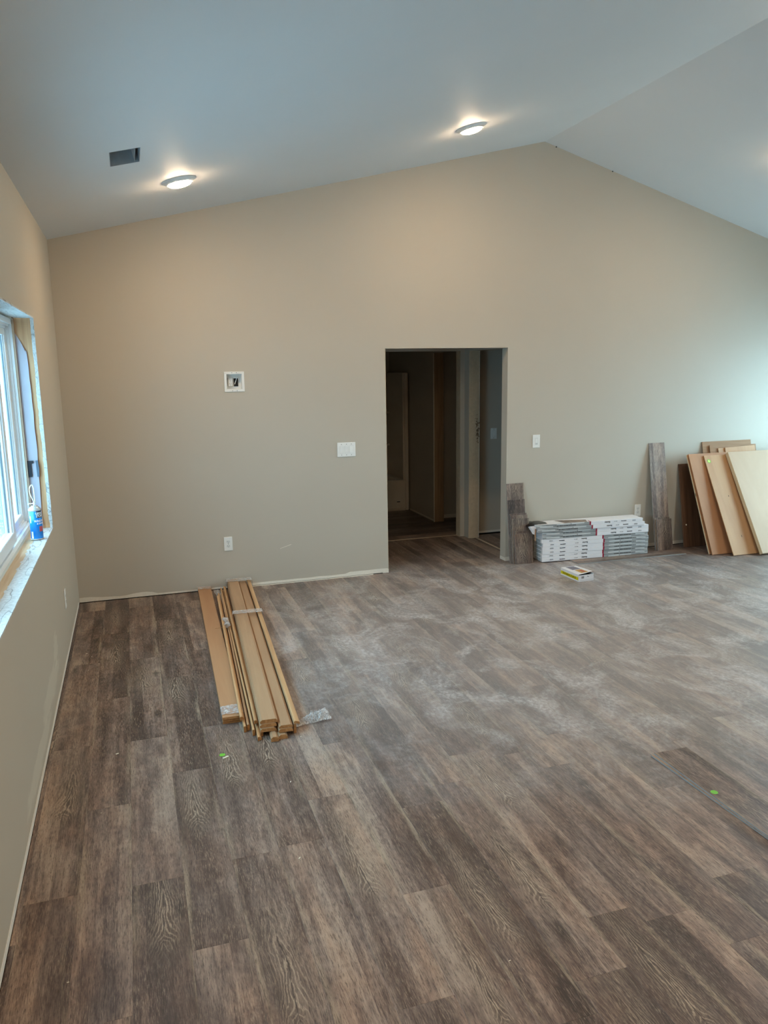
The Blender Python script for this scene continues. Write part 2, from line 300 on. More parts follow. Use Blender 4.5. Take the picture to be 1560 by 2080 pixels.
# ------------------------------------------------------------------ mesh helpers
class MB:
    def __init__(s): s.v = []; s.f = []; s.mi = []; s.mats = []
    def midx(s, m):
        if m not in s.mats: s.mats.append(m)
        return s.mats.index(m)
    def poly(s, pts, m, flip=False):
        b = len(s.v); s.v += [tuple(p) for p in pts]
        idx = list(range(b, b+len(pts)))
        s.f.append(idx[::-1] if flip else idx); s.mi.append(s.midx(m)); return s
    def box(s, x0, x1, y0, y1, z0, z1, m, skip=''):
        b = len(s.v)
        s.v += [(x0,y0,z0),(x1,y0,z0),(x1,y1,z0),(x0,y1,z0),(x0,y0,z1),(x1,y0,z1),(x1,y1,z1),(x0,y1,z1)]
        ms = m if isinstance(m, dict) else {}
        d = ms.get('*') if ms else m
        for k, q in (('-z',(0,3,2,1)),('+z',(4,5,6,7)),('-y',(0,1,5,4)),('+x',(1,2,6,5)),('+y',(2,3,7,6)),('-x',(3,0,4,7))):
            s.f.append([b+i for i in q]); s.mi.append(s.midx(ms.get(k, d)))
        return s
    def bbox(s, x0, x1, y0, y1, z0, z1, bv, m):
        """box with chamfered edges"""
        xs, ys, zs = (x0, x1), (y0, y1), (z0, z1); idx = {}
        for i in (0, 1):
            for j in (0, 1):
                for k in (0, 1):
                    for ax in range(3):
                        p = [xs[i], ys[j], zs[k]]; sg = [1-2*i, 1-2*j, 1-2*k]
                        for a in range(3):
                            if a != ax: p[a] += sg[a]*bv
                        idx[(i, j, k, ax)] = len(s.v); s.v.append(tuple(p))
        def add(l): s.f.append(l); s.mi.append(s.midx(m))
        for ax in range(3):
            o = [a for a in range(3) if a != ax]
            for e in (0, 1):
                q = []
                for (p, r) in ((0, 0), (1, 0), (1, 1), (0, 1)):
                    t = [0, 0, 0]; t[ax] = e; t[o[0]] = p; t[o[1]] = r; q.append(idx[(*t, ax)])
                c = (e == 1) ^ (ax == 1)
                add(q if c else q[::-1])
        for ax in range(3):          # edges along ax
            o = [a for a in range(3) if a != ax]
            for p in (0, 1):
                for r in (0, 1):
                    def g(e, w_):
                        t = [0, 0, 0]; t[ax] = e; t[o[0]] = p; t[o[1]] = r; return idx[(*t, w_)]
                    q = [g(0, o[0]), g(1, o[0]), g(1, o[1]), g(0, o[1])]
                    add(q)
        for i in (0, 1):
            for j in (0, 1):
                for k in (0, 1): add([idx[(i, j, k, 0)], idx[(i, j, k, 1)], idx[(i, j, k, 2)]])
        return s
    def prism(s, prof, y0, y1, m, end=None, shear=0.0):
        """profile (x,z) counter-clockwise seen from -y, extruded along y"""
        n = len(prof); b = len(s.v); end = end or m
        for (y, sg) in ((y0, 1), (y1, 0)):
            for (x, z) in prof: s.v.append((x, y+sg*shear*x, z))
        for i in range(n):
            j = (i+1) % n; s.f.append([b+i, b+j, b+n+j, b+n+i][::-1]); s.mi.append(s.midx(m))
        s.f.append([b+i for i in range(n)]); s.mi.append(s.midx(end))
        s.f.append([b+n+i for i in range(n)][::-1]); s.mi.append(s.midx(end)); return s
    def lathe(s, prof, m, n=32, c=(0, 0, 0)):
        b = len(s.v)
        for (r, z) in prof:
            for i in range(n):
                a = 2*math.pi*i/n; s.v.append((c[0]+r*math.cos(a), c[1]+r*math.sin(a), c[2]+z))
        for k in range(len(prof)-1):
            for i in range(n):
                j = (i+1) % n; s.f.append([b+k*n+i, b+k*n+j, b+(k+1)*n+j, b+(k+1)*n+i]); s.mi.append(s.midx(m))
        s.f.append([b+i for i in range(n)][::-1]); s.mi.append(s.midx(m))
        s.f.append([b+(len(prof)-1)*n+i for i in range(n)]); s.mi.append(s.midx(m)); return s
    def tube(s, pts, r, m, n=8):
        b = len(s.v); P = [Vector(p) for p in pts]
        for i, p in enumerate(P):
            d = (P[min(i+1, len(P)-1)]-P[max(i-1, 0)]).normalized()
            a = d.orthogonal().normalized() if i == 0 else (a - d*a.dot(d)).normalized()
            c = d.cross(a)
            for k in range(n):
                t = 2*math.pi*k/n; s.v.append(tuple(p + a*r*math.cos(t) + c*r*math.sin(t)))
        for i in range(len(P)-1):
            for k in range(n):
                j = (k+1) % n; s.f.append([b+i*n+k, b+i*n+j, b+(i+1)*n+j, b+(i+1)*n+k]); s.mi.append(s.midx(m))
        s.f.append([b+k for k in range(n)][::-1]); s.mi.append(s.midx(m))
        s.f.append([b+(len(P)-1)*n+k for k in range(n)]); s.mi.append(s.midx(m)); return s
    def mesh(s, name, smooth=False, fix=False):
        me = bpy.data.meshes.new(name); me.from_pydata(s.v, [], s.f)
        for m in s.mats: me.materials.append(m)
        for p, i in zip(me.polygons, s.mi): p.material_index = i; p.use_smooth = smooth
        if fix:
            import bmesh
            bm = bmesh.new(); bm.from_mesh(me); bmesh.ops.recalc_face_normals(bm, faces=bm.faces); bm.to_mesh(me); bm.free()
        me.update(); return me
    def build(s, name, parent=None, loc=(0, 0, 0), rot=(0, 0, 0), smooth=False, fix=False):
        return link(name, s.mesh(name, smooth, fix), parent, loc, rot)

def link(name, me, parent=None, loc=(0, 0, 0), rot=(0, 0, 0)):
    o = bpy.data.objects.new(name, me); COL.objects.link(o)
    o.location = loc; o.rotation_euler = rot
    if parent is not None: o.parent = parent
    return o
def tag(o, label, cat, group=None):
    o['label'] = label; o['category'] = cat
    if group: o['group'] = group
    return o
def empty(name, loc, label, cat, group=None, rot=(0, 0, 0)):
    o = bpy.data.objects.new(name, None); COL.objects.link(o); o.location = loc; o.rotation_euler = rot
    o.empty_display_size = 0.05
    return tag(o, label, cat, group)
def struct(o): o['kind'] = 'structure'; return o

_txt = {}
def text_mesh(body, size, mat, align='CENTER', squeeze=1.0, bold=0.0):
    key = (body, size, mat.name, squeeze)
    if key in _txt: return _txt[key]
    cu = bpy.data.curves.new('lettering', 'FONT'); cu.body = body; cu.size = size; cu.align_x = align; cu.align_y = 'CENTER'
    cu.extrude = 0.0002; cu.resolution_u = 2; cu.offset = bold
    ob = bpy.data.objects.new('lettering', cu); COL.objects.link(ob)
    bpy.context.view_layer.update()
    me = bpy.data.meshes.new_from_object(ob.evaluated_get(bpy.context.evaluated_depsgraph_get()))
    bpy.data.objects.remove(ob)
    me.materials.clear(); me.materials.append(mat)
    for v in me.vertices: v.co.x *= squeeze
    _txt[key] = me; return me

# ------------------------------------------------------------------ room constants
H = 2.897; RX = 4.2706; RZ = 3.891; XR = 7.7; YF = -9.6
KL = (RZ-H)/RX; KR = 0.2904
DA, DB, DH = 2.713, 3.927, 2.06
def ceil_z(x): return H + KL*x if x <= RX else RZ - KR*(x-RX)
g_ = M['greige']

# back wall: columns between breakpoints, real holes for the opening and the recessed box
mb = MB()
def column(x0, x1, z0, z1=None, y0=0.0, y1=0.115):
    t0 = z1 if z1 is not None else ceil_z(x0)+0.02; t1 = z1 if z1 is not None else ceil_z(x1)+0.02
    mb.prism([(x0, z0), (x1, z0), (x1, t1), (x0, t0)], y0, y1, g_)
GAP = 0.005
column(-0.2, 1.30, GAP); column(1.30, 1.437, GAP, 1.724); column(1.30, 1.437, 1.866); column(1.437, DA, GAP)
column(DA, DB, DH); column(DB, RX, GAP); column(RX, XR+0.2, GAP)
wall_back = struct(mb.build('wall_back', fix=False))
# bare strip left unpainted along the foot of the wall, ragged top edge, thin
def ragged_strip(name, pts, axis, off, parent, mat, base, thick=0.0015):
    m = MB(); n = len(pts)
    for (a, z0, z1) in pts:
        for z in (z0, z1):
            for t in (0, thick):
                m.v.append((a, off-t, z) if axis == 'x' else (off+t, a, z))
    for i in range(n-1):
        b, c = 4*i, 4*i+4
        for q in ((b+1, c+1, c+3, b+3), (b+3, c+3, c+2, b+2), (b+0, b+2, c+2, c+0), (b+1, b, c, c+1)):
            m.f.append(list(q)); m.mi.append(m.midx(mat))
    for b in (0, 4*(n-1)):
        m.f.append([b, b+1, b+3, b+2]); m.mi.append(m.midx(mat))
    return m.build(name, parent, fix=True)
def back_h(x):
    if x < 0.35: return 0.042 - 0.02*max(0, (x-0.1))/0.25
    if x < 0.62: return 0.022+0.022*math.exp(-((x-0.5)/0.12)**2)
    if x < 1.35: return 0.02
    if x < 2.3: return 0.028
    return 0.044
pts = [(x, GAP, back_h(x)+0.004*mnoise.noise(Vector((x*9, 1, 0)))) for x in [0.001+i*0.045 for i in range(int((DA-0.01)/0.045)+1)]] + [(DA-0.0005, GAP, 0.04)]
ragged_strip('unpainted_strip', pts, 'x', 0.0, wall_back, M['primer'], None)['label'] = 'bare drywall strip along the foot of the wall'
pts = [(x, GAP, 0.040+0.004*mnoise.noise(Vector((x*9, 4, 0)))) for x in [DB+0.0005+i*0.08 for i in range(int((XR-DB)/0.08)+1)]]
ragged_strip('unpainted_strip', pts, 'x', 0.0, wall_back, M['primer'], None)
struct(MB().box(0, DA-0.004, 0.01, 0.1, -0.006, GAP, M['sub']).box(DB+0.004, XR, 0.01, 0.1, -0.006, GAP, M['sub']).build('trim_1'))
# white corner bead feet at the opening
MB().box(DA-0.055, DA+0.002, -0.0035, 0.006, 0.001, 0.036, M['primer']).build('corner_bead_foot', wall_back)
MB().box(DB-0.003, DB+0.045, -0.0035, 0.112, 0.001, 0.032, M['primer']).build('corner_bead_foot', wall_back)
# raw paper strip on the left reveal of the opening
struct(MB().box(DA, DA+0.003, 0.001, 0.114, 0.03, DH-0.002, M['raw']).build('trim_2'))
# pale filler scratch on the back wall above the floor
MB().poly([(1.70, -0.0008, 0.318), (1.80, -0.0008, 0.346), (1.802, -0.0008, 0.352), (1.70, -0.0008, 0.322)], M['primer']).build('filler_scratch', wall_back)

# left wall with the window opening
WY0, WY1, WZ0, WZ1 = -4.25, -1.53, 0.935, 2.215
gl = M['greige_left']; mw = MB()
mw.box(-0.2, 0, YF, WY0, GAP, H, gl); mw.box(-0.2, 0, WY1, 0.115, GAP, H, gl)
mw.box(-0.2, 0, WY0, WY1, GAP, WZ0-0.006, gl); mw.box(-0.2, 0, WY0, WY1, WZ1+0.003, H, gl)
wall_left = struct(mw.build('wall_left'))
pts = [(y, GAP, 0.036+0.006*mnoise.noise(Vector((y*3, 8, 0)))) for y in [-6.5+i*0.1 for i in range(65)]]
ragged_strip('unpainted_strip', pts, 'y', 0.0, wall_left, M['primer'], None)['label'] = 'bare drywall strip along the foot of the wall'
struct(MB().box(-0.1, -0.01, YF, 0.0, -0.006, GAP, M['sub']).build('trim_3'))

# right wall with a glazed opening near the back corner (outside the frame)
RY0, RY1, RZ0, RZ1 = -1.95, -0.20, 0.10, 2.15
mw = MB()
mw.box(XR, XR+0.2, YF, RY0, -0.006, 3.0, g_).box(XR, XR+0.2, RY1, 0.115, -0.006, 3.0, g_)
mw.box(XR, XR+0.2, RY0, RY1, -0.006, RZ0, g_).box(XR, XR+0.2, RY0, RY1, RZ1, 3.0, g_)
struct(mw.build('wall_right'))
# front wall behind the camera
mb = MB(); column(-0.2, RX, -0.006, None, YF-0.2, YF); column(RX, 5.2, -0.006, None, YF-0.2, YF); column(6.8, XR+0.2, -0.006, None, YF-0.2, YF)
column(5.2, 6.8, -0.006, 0.9, YF-0.2, YF); column(5.2, 6.8, 2.15, None, YF-0.2, YF)
struct(mb.build('wall_front'))

# ceiling: two slopes, left one with a real hole for the duct
VX0, VX1, VY0, VY1 = 0.503, 0.664, -2.17, -1.87
cm_ = M['ceiling']; mc = MB()
def slab(x0, x1, y0, y1, thick=0.2):
    z0, z1 = ceil_z(x0) if x0 >= 0 else H+KL*x0, ceil_z(x1) if x1 <= XR else RZ-KR*(x1-RX)
    mc.prism([(x0, z0), (x1, z1), (x1, z1+thick), (x0, z0+thick)], y0, y1, cm_)
slab(-0.2, VX0, YF-0.2, 0.115); slab(VX0, VX1, YF-0.2, VY0); slab(VX0, VX1, VY1, 0.115); slab(VX1, RX, YF-0.2, 0.115)
struct(mc.build('ceiling'))
mc = MB(); slab(RX, XR+0.2, YF-0.2, 0.115); struct(mc.build('ceiling_right'))

# ------------------------------------------------------------------ floor
floor = struct(MB().box(-0.2, XR+0.2, YF-0.2, 4.1, -0.12, -0.0065, M['sub']).build('floor'))
PW, PL, PX0 = 0.187, 1.22, 0.581
_pm = {}
def plank_mesh(wd, ln, th=0.006, mat='vinyl'):
    key = (round(wd, 3), round(ln, 3), th, mat)
    if key in _pm: return _pm[key]
    m = MB(); a, b = wd/2-0.0001, ln/2-0.0001; bv = 0.0006; bz = 0.0004
    L0 = [(-a, -b), (a, -b), (a, b), (-a, b)]; L1 = [(-a+bv, -b+bv), (a-bv, -b+bv), (a-bv, b-bv), (-a+bv, b-bv)]
    m.v = [(x, y, -th) for x, y in L0] + [(x, y, -bz) for x, y in L0] + [(x, y, 0) for x, y in L1]
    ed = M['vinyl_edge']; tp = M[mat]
    for i in range(4):
        j = (i+1) % 4
        m.f.append([i, j, 4+j, 4+i]); m.mi.append(m.midx(ed)); m.f.append([4+i, 4+j, 8+j, 8+i]); m.mi.append(m.midx(tp))
    m.f.append([8, 9, 10, 11]); m.mi.append(m.midx(tp)); m.f.append([3, 2, 1, 0]); m.mi.append(m.midx(ed))
    me = m.mesh('plank'); _pm[key] = me; return me
stuff = MB()
joints = {-3: -2.72, -2: -3.36, -1: -3.36+0.62, 0: -4.37, 1: -2.70, 4: -4.335, 6: -3.675, 9: -3.70, 3: -3.60, 7: -4.66, 8: -2.3, 5: -5.02, 2: -3.9, 12: -3.1}
nplank = 0
def place_plank(cx, cy, wd, ln, rot=0.0):
    global nplank
    vis = cx < 0.9+ (cy+6.73)*0.90+0.25 and cy > -5.75
    if vis or cy > 0:
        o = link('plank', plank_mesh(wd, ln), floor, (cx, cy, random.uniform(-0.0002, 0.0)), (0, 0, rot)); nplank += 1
    else:
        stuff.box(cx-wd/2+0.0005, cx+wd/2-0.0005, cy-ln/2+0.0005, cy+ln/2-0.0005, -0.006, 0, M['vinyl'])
rr_ = random.Random(3)
i0 = -4; nrow = int((XR-PX0)/PW)+1
for i in range(i0, nrow+1):
    xa, xb = PX0+i*PW, PX0+(i+1)*PW
    xa = max(xa, 0.002); xb = min(xb, XR-0.006)
    if xb-xa < 0.01: continue
    jy = joints.get(i, -rr_.uniform(0.2, 1.4))
    hall = xa >= DA-0.01 and xb <= 4.12
    yt = 1.285 if hall else -0.008
    spans = [(yt, None)]
    if not hall and xa < DB and xb > DA:      # rows crossing a jamb stop at the wall, hall piece added beyond
        pass
    y = jy
    while y < yt: y += PL
    ya = yt; y -= PL
    while ya > YF+0.01:
        yb = max(y, YF+0.006)
        if ya-yb > 0.02: place_plank((xa+xb)/2, (ya+yb)/2, xb-xa, round(ya-yb, 3))
        ya = yb; y -= PL
# fill the slivers of the hall beside the full rows
for (xa, xb, y0, y1) in ((2.60, PX0+12*PW, 0.116, 1.285), ):
    place_plank((xa+xb)/2, (y0+y1)/2, xb-xa, y1-y0)
xa = PX0+11*PW
place_plank((DA+0.003+PX0+12*PW)/2, 0.055, PX0+12*PW-DA-0.003, 0.11)
_lastx = PX0+18*PW
place_plank((_lastx+DB-0.002)/2, 0.055, DB-0.002-_lastx, 0.11) if _lastx < DB-0.02 else None
_xe = PX0+int((4.12-PX0)/PW)*PW
if 4.098-_xe > 0.02: place_plank((_xe+4.098)/2, (0.116+1.285)/2, 4.098-_xe, 1.169)
# bathroom: planks laid across
yy = 1.31
while yy < 3.0:
    xs = 2.6; ofs = rr_.uniform(0.2, 1.0)
    while xs < 5.6:
        xe = min(xs+(ofs if xs == 2.6 else PL), 5.6)
        if xe - xs > 0.03:
            link('plank', plank_mesh(round(PW, 3), round(xe-xs, 3)), floor, ((xs+xe)/2, yy+PW/2, 0), (0, 0, math.pi/2)); nplank += 1
        xs = xe
    yy += PW
# side room floor
for k in range(9):
    xa = 4.125+k*PW
    link('plank', plank_mesh(PW, 1.1), floor, (xa+PW/2, 0.116+0.55, 0), (0, 0, 0)); nplank += 1
if stuff.v:
    so = stuff.build('far_planks', floor); so['kind'] = 'stuff'; so['label'] = 'weathered oak vinyl planks outside the view'
# thresholds
struct(MB().box(2.6, 3.970, 1.286, 1.309, -0.005, 0.0025, M['strip']).build('trim_4'))
struct(MB().box(4.101, 4.121, 0.116, 1.078, -0.005, 0.003, M['strip']).build('trim_5'))
# pale transition strip lying in the gap along the back wall
tag(MB().box(1.38, 2.56, -0.020, -0.008, 0.0003, 0.004, M['primer']).build('edge_strip'), 'thin pale strip lying along the back wall foot left of the opening', 'strip')

# ------------------------------------------------------------------ rooms beyond the opening
def wbox(name, *a, m=None): return struct(MB().box(*a, m or g_).build(name))
wbox('wall_hall_left', 2.45, 2.6, 0.115, 4.05, -0.006, 2.5)
wbox('wall_bath_back', 2.6, 4.02, 3.82, 4.0, -0.006, 2.5)
wp = wbox('wall_bath_right', 4.02, 4.14, 2.125, 4.0, 0.0, 2.5)
MB().box(4.018, 4.142, 2.11, 2.125, 0.0, 2.06, M['oldpine']).build('end_stud', wp)['label'] = 'bare wood end of the partition'
MB().box(4.0165, 4.0195, 2.13, 3.0, 0.004, 0.026, M['primer']).build('unpainted_strip', wp)
MB().box(4.012, 4.019, 2.108, 2.128, 0.0, 2.06, M['primer']).build('corner_bead', wp)
wbox('wall_niche_back', 4.14, 5.9, 2.29, 2.4, 0.0, 2.5)
MB().box(4.15, 5.0, 2.287, 2.289, 0.004, 0.05, M['primer']).build('unpainted_strip', bpy.data.objects['wall_niche_back'])
w2 = wbox('wall_bath_front', 3.972, 4.022, 1.215, 1.325, 0.0, 2.5)
def raw_face(name, parent, x0, x1, y0, y1, z0, z1, ax, amp, seed):
    """rough mudded end of a wall: subdivided face with torn relief and wavy sides"""
    m = MB(); nz_, nu = 90, 5
    for i in range(nz_+1):
        z = z0+(z1-z0)*i/nz_
        for j in range(nu+1):
            u = j/nu; d = amp*(0.5+0.5*mnoise.noise(Vector((u*4+seed, z*7, seed))))*(0.15 if j in (0, nu) else 1)
            wv = 0.004*mnoise.noise(Vector((seed*3, z*6, j)))*(1 if j in (0, nu) else 0.3)
            if ax == 'y': m.v.append((x0+(x1-x0)*u+wv, y0-d, z))
            else: m.v.append((x0-d, y0+(y1-y0)*(1-u)+wv, z))
    for i in range(nz_):
        for j in range(nu):
            a = i*(nu+1)+j; m.f.append([a, a+1, a+nu+2, a+nu+1]); m.mi.append(m.midx(M['raw']))
    return m.build(name, parent, smooth=True)
raw_face('raw_wall_end', w2, 3.971, 3.971, 1.214, 1.326, 0.0, 2.5, 'x', 0.006, 2.3)['label'] = 'rough unfinished drywall end'
w3 = wbox('wall_hall_right', 4.022, 4.14, 1.09, 1.325, 0.0, 2.5)
raw_face('raw_wall_end', w3, 4.020, 4.142, 1.088, 1.088, 0.0, 2.5, 'y', 0.010, 5.1)['label'] = 'rough unfinished drywall end with a chipped patch'
MB().box(4.141, 4.146, 1.086, 1.2, 0.0, 2.06, M['primer']).build('jamb_edge', w3)
# chipped patch at hand height
mp = MB()
for k in range(60):
    zz = 1.10+random.gauss(0.10, 0.07); xx = 4.115+random.gauss(0, 0.012); r = random.uniform(0.0015, 0.0042)
    mp.box(xx-r, xx+r, 1.0745, 1.083, zz-r*1.4, zz+r*1.4, M['chip'])
pc = mp.build('chipped_patch', w3); pc['kind'] = 'stuff'; pc['label'] = 'small grey chips in the mud at switch height'
sw_wall = wbox('wall_side_room_back', 4.14, 5.9, 1.25, 1.36, 0.012, 2.5)
MB().box(4.15, 5.85, 1.2475, 1.2495, 0.012, 0.036, M['primer']).build('unpainted_strip', sw_wall)
wbox('wall_side_room_right', 5.8, 5.9, 0.115, 1.25, -0.006, 2.5)
wbox('wall_far_right', 5.8, 5.9, 1.36, 2.29, -0.006, 2.5)
wbox('ceiling_hall', 2.45, 5.9, 0.115, 4.05, 2.5, 2.6, m=cm_)
wbox('wall_bath_header', 2.6, 3.972, 1.215, 1.325, 2.06, 2.5)
wbox('wall_side_header', 4.022, 4.14, 0.115, 1.09, 2.06, 2.5)
wbox('wall_niche_header', 4.14, 5.8, 2.11, 2.125, 2.09, 2.5)
wbox('wall_rear', 4.14, 5.9, 2.4, 4.0, -0.006, 2.5)

# tub and surround
t = empty('bathtub', (3.3, 3.0, 0), 'white bathtub standing in the dark room beyond the opening', 'bathtub')
m = MB(); X0, X1, Y0, Y1, TH = -0.69, 0.655, 0.0, 0.74, 0.415
def ring(x0, x1, y0, y1, z, r=0.0, n=5):
    out = []
    for (cx, cy, a0) in ((x1-r, y0+r, -90), (x1-r, y1-r, 0), (x0+r, y1-r, 90), (x0+r, y0+r, 180)):
        for k in range(n):
            a = math.radians(a0+90*k/(n-1)); out.append((cx+r*math.cos(a), cy+r*math.sin(a), z))
    return out
rings = [ring(X0, X1, Y0+0.012, Y1, 0, 0.002), ring(X0, X1, Y0, Y1, 0.05, 0.004), ring(X0, X1, Y0, Y1, TH-0.012, 0.012), ring(X0+0.01, X1-0.01, Y0+0.01, Y1-0.01, TH, 0.012),
         ring(X0+0.09, X1-0.09, Y0+0.08, Y1-0.07, TH, 0.09), ring(X0+0.11, X1-0.11, Y0+0.10, Y1-0.09, TH-0.04, 0.09), ring(X0+0.18, X1-0.16, Y0+0.15, Y1-0.14, 0.08, 0.10)]
b = 0
for rg in rings: m.v += rg
n = len(rings[0])
for k in range(len(rings)-1):
    for i in range(n):
        j = (i+1) % n; m.f.append([k*n+i, k*n+j, (k+1)*n+j, (k+1)*n+i]); m.mi.append(m.midx(M['tub']))
m.f.append([(len(rings)-1)*n+i for i in range(n)]); m.mi.append(0)
m.build('basin', t, smooth=False)
m = MB().bbox(0.53, 0.575, -0.004, 0.004, 0.120, 0.131, 0.0015, M['slot']); m.build('slot', t)['label'] = 'small dark slot low on the apron'
s_ = empty('tub_surround', (3.3, 3.0, 0.42), 'tall white wall surround rising above the bathtub', 'tub surround')
MB().bbox(0.655, 0.70, -0.01, 0.76, -0.415, 1.41, 0.008, M['tub']).build('side_panel', s_)
MB().bbox(-0.69, 0.655, 0.745, 0.79, -0.005, 1.41, 0.008, M['tub']).build('back_panel', s_)
MB().bbox(0.625, 0.655, 0.0, 0.03, -0.004, 1.41, 0.006, M['tub']).build('flange', s_)
for z_ in (0.40, 0.85): MB().bbox(0.56, 0.655, 0.64, 0.745, z_, z_+0.03, 0.008, M['tub']).build('shelf', s_)

# ------------------------------------------------------------------ window in the left wall
win = struct(empty('window_1', (-0.1, (WY0+WY1)/2, WZ0), 'x', 'x'))
del win['category']; win['label'] = 'white vinyl sliding window in a raw opening of the left wall'
def wpart(m, name, label=None, **k):
    o = m.build(name, None, **k); o.parent = win; o.matrix_parent_inverse = Matrix.Translation(-Vector(win.location))
    if label: o['label'] = label
    return o
V = M['vinylwin']
m = MB()   # outer frame with stepped profile
for (d0, d1, t_) in ((-0.195, -0.118, 0.030), (-0.190, -0.150, 0.055), (-0.150, -0.135, 0.042)):
    m.box(d0, d1, WY1-t_-0.008, WY1-0.008, WZ0+0.02, WZ1-0.01, V); m.box(d0, d1, WY0+0.008, WY0+t_+0.008, WZ0+0.02, WZ1-0.01, V)
    m.box(d0, d1, WY0+t_, WY1-t_, WZ0+0.02, WZ0+0.02+t_, V); m.box(d0, d1, WY0+t_, WY1-t_, WZ1-0.01-t_, WZ1-0.01, V)
wpart(m, 'window_frame')
def sash(y0, y1, x0, x1, name='sash', st=0.045):
    m = MB(); z0, z1 = WZ0+0.075, WZ1-0.065
    for a, b_ in ((y0, y0+st), (y1-st, y1)): m.bbox(x0, x1, a, b_, z0, z1, 0.003, V)
    m.bbox(x0, x1, y0+st, y1-st, z0, z0+st, 0.003, V); m.bbox(x0, x1, y0+st, y1-st, z1-st, z1, 0.003, V)
    # inner glazing bead
    for a, b_ in ((y0+st, y0+st+0.010), (y1-st-0.010, y1-st)): m.box(x0+0.008, x1-0.010, a, b_, z0+st, z1-st, V)
    o = wpart(m, name)
    xm = (x0+x1)/2-0.004
    p = MB().box(xm-0.002, xm+0.002, y0+st, y1-st, z0+st, z1-st, M['glass_tint']).build('pane', None)  # pane tint added only to dim daylight through this window
    p.parent = o
    g = MB()
    for a in (y0+st+0.010, y1-st-0.013): g.box(xm-0.004, xm+0.005, a, a+0.003, z0+st, z1-st, M['weather'])
    go = g.build('glazing_gasket', None); go.parent = o
sash(-2.34, WY1-0.062, -0.185, -0.155, st=0.04)
sash(-3.46, -2.28, -0.152, -0.108, st=0.062)
sash(WY0+0.062, -3.42, -0.185, -0.155, st=0.04)
# rough opening: pine jamb stud, house wrap flap, torn drywall edges, sill
wpart(MB().box(-0.118, -0.010, WY1-0.0012, WY1+0.013, WZ0-0.006, WZ1+0.006, M['pine']), 'jamb_stud', 'bare pine stud lining the far jamb')
wpart(MB().box(-0.118, -0.108, WY1-0.030, WY1, WZ0+0.01, WZ1-0.006, M['beigewin']), 'shim')
def rough_edge(name, ax, a0, a1, fix_, w0, w1, seed, n=120, mat='plaster'):
    m = MB()
    for i in range(n+1):
        a = a0+(a1-a0)*i/n
        e1 = 0.0022*mnoise.noise(Vector((a*14, seed, 0))); e2 = 0.009*mnoise.noise(Vector((a*6, seed+3, 0)))+0.003*mnoise.noise(Vector((a*40, seed+3, 1)))
        lo, hi = w0+e2, w1
        for (x, d) in ((hi, 0.003), (hi, -0.006+e1), ((lo+hi)/2, -0.006+e1*2), (lo, -0.004+e1), (lo, 0.003)):
            if ax == 'z': m.v.append((x, fix_+d, a))
            elif ax == 'y+': m.v.append((x, a, fix_-d))
            else: m.v.append((x, a, fix_+d))
    for i in range(n):
        for j in range(4):
            b = i*5+j; m.f.append([b, b+1, b+6, b+5]); m.mi.append(m.midx(M[mat]))
    return wpart(m, name, fix=True)
rough_edge('torn_drywall_edge', 'z', WZ0-0.008, WZ1+0.006, WY1, -0.018, 0.0015, 1)['label'] = 'torn white drywall edge down the far jamb'
rough_edge('torn_drywall_edge', 'y', WY0, WY1, WZ1+0.004, -0.112, 0.0015, 2, 200)['label'] = 'torn white drywall across the window head'
o = rough_edge('plaster_sill', 'y+', WY0, WY1, WZ0-0.004, -0.078, 0.0025, 3, 260); o['label'] = 'cracked white plaster covering the front of the sill'
wpart(MB().box(-0.118, -0.07, WY0, WY1, WZ0-0.012, WZ0+0.0005, M['pine_flat']), 'sill_board', 'bare pine strip of the sill beside the window frame')
# house wrap flap on the jamb
m = MB(); NZ, NX = 60, 10
def wrap_w(z): return 0.072+0.004*math.sin(z*5)+0.004*mnoise.noise(Vector((0, z*8, 2)))
zt = 2.14
for i in range(NZ+1):
    z = 0.95+(zt-0.95)*i/NZ
    for j in range(NX+1):
        u = j/NX; x = -0.122+wrap_w(z)*u
        zz = z
        if i > NZ-6: zz = z-(u**1.4)*0.13*((i-(NZ-6))/6)
        d = 0.004+0.010*u*abs(math.sin(z*2.3+1))+0.004*mnoise.noise(Vector((x*30, z*5, 7)))
        if z < 1.0: d += (1.0-z)*0.35*u
        m.v.append((x, WY1-0.002-d, zz))
for i in range(NZ):
    for j in range(NX):
        a = i*(NX+1)+j; m.f.append([a, a+1, a+NX+2, a+NX+1]); m.mi.append(m.midx(M['wrap']))
wr = wpart(m, 'house_wrap', 'white house wrap flap printed with black letters', smooth=True)
def letter(pts, mat, nm='printed_letter'):
    m = MB(); f = [(x, WY1-0.0205, z) for x, z in pts]; b_ = [(x, WY1-0.017, z) for x, z in pts]
    n = len(pts); m.v = f+b_; m.f.append(list(range(n))); m.mi.append(m.midx(mat))
    for i in range(n):
        j = (i+1) % n; m.f.append([i, i+n, j+n, j]); m.mi.append(0)
    o = m.build(nm, None); o.parent = wr
zb, zt_ = 1.262, 1.362
letter([(-0.120, zt_), (-0.120, zt_-0.017), (-0.108, zt_-0.017), (-0.108, zb), (-0.086, zb), (-0.086, zt_-0.017), (-0.073, zt_-0.017), (-0.073, zt_)], M['ink'])
letter([(-0.060, zt_), (-0.058, zb), (-0.046, zb), (-0.044, zb+0.05), (-0.047, zt_)], M['ink_faded'])

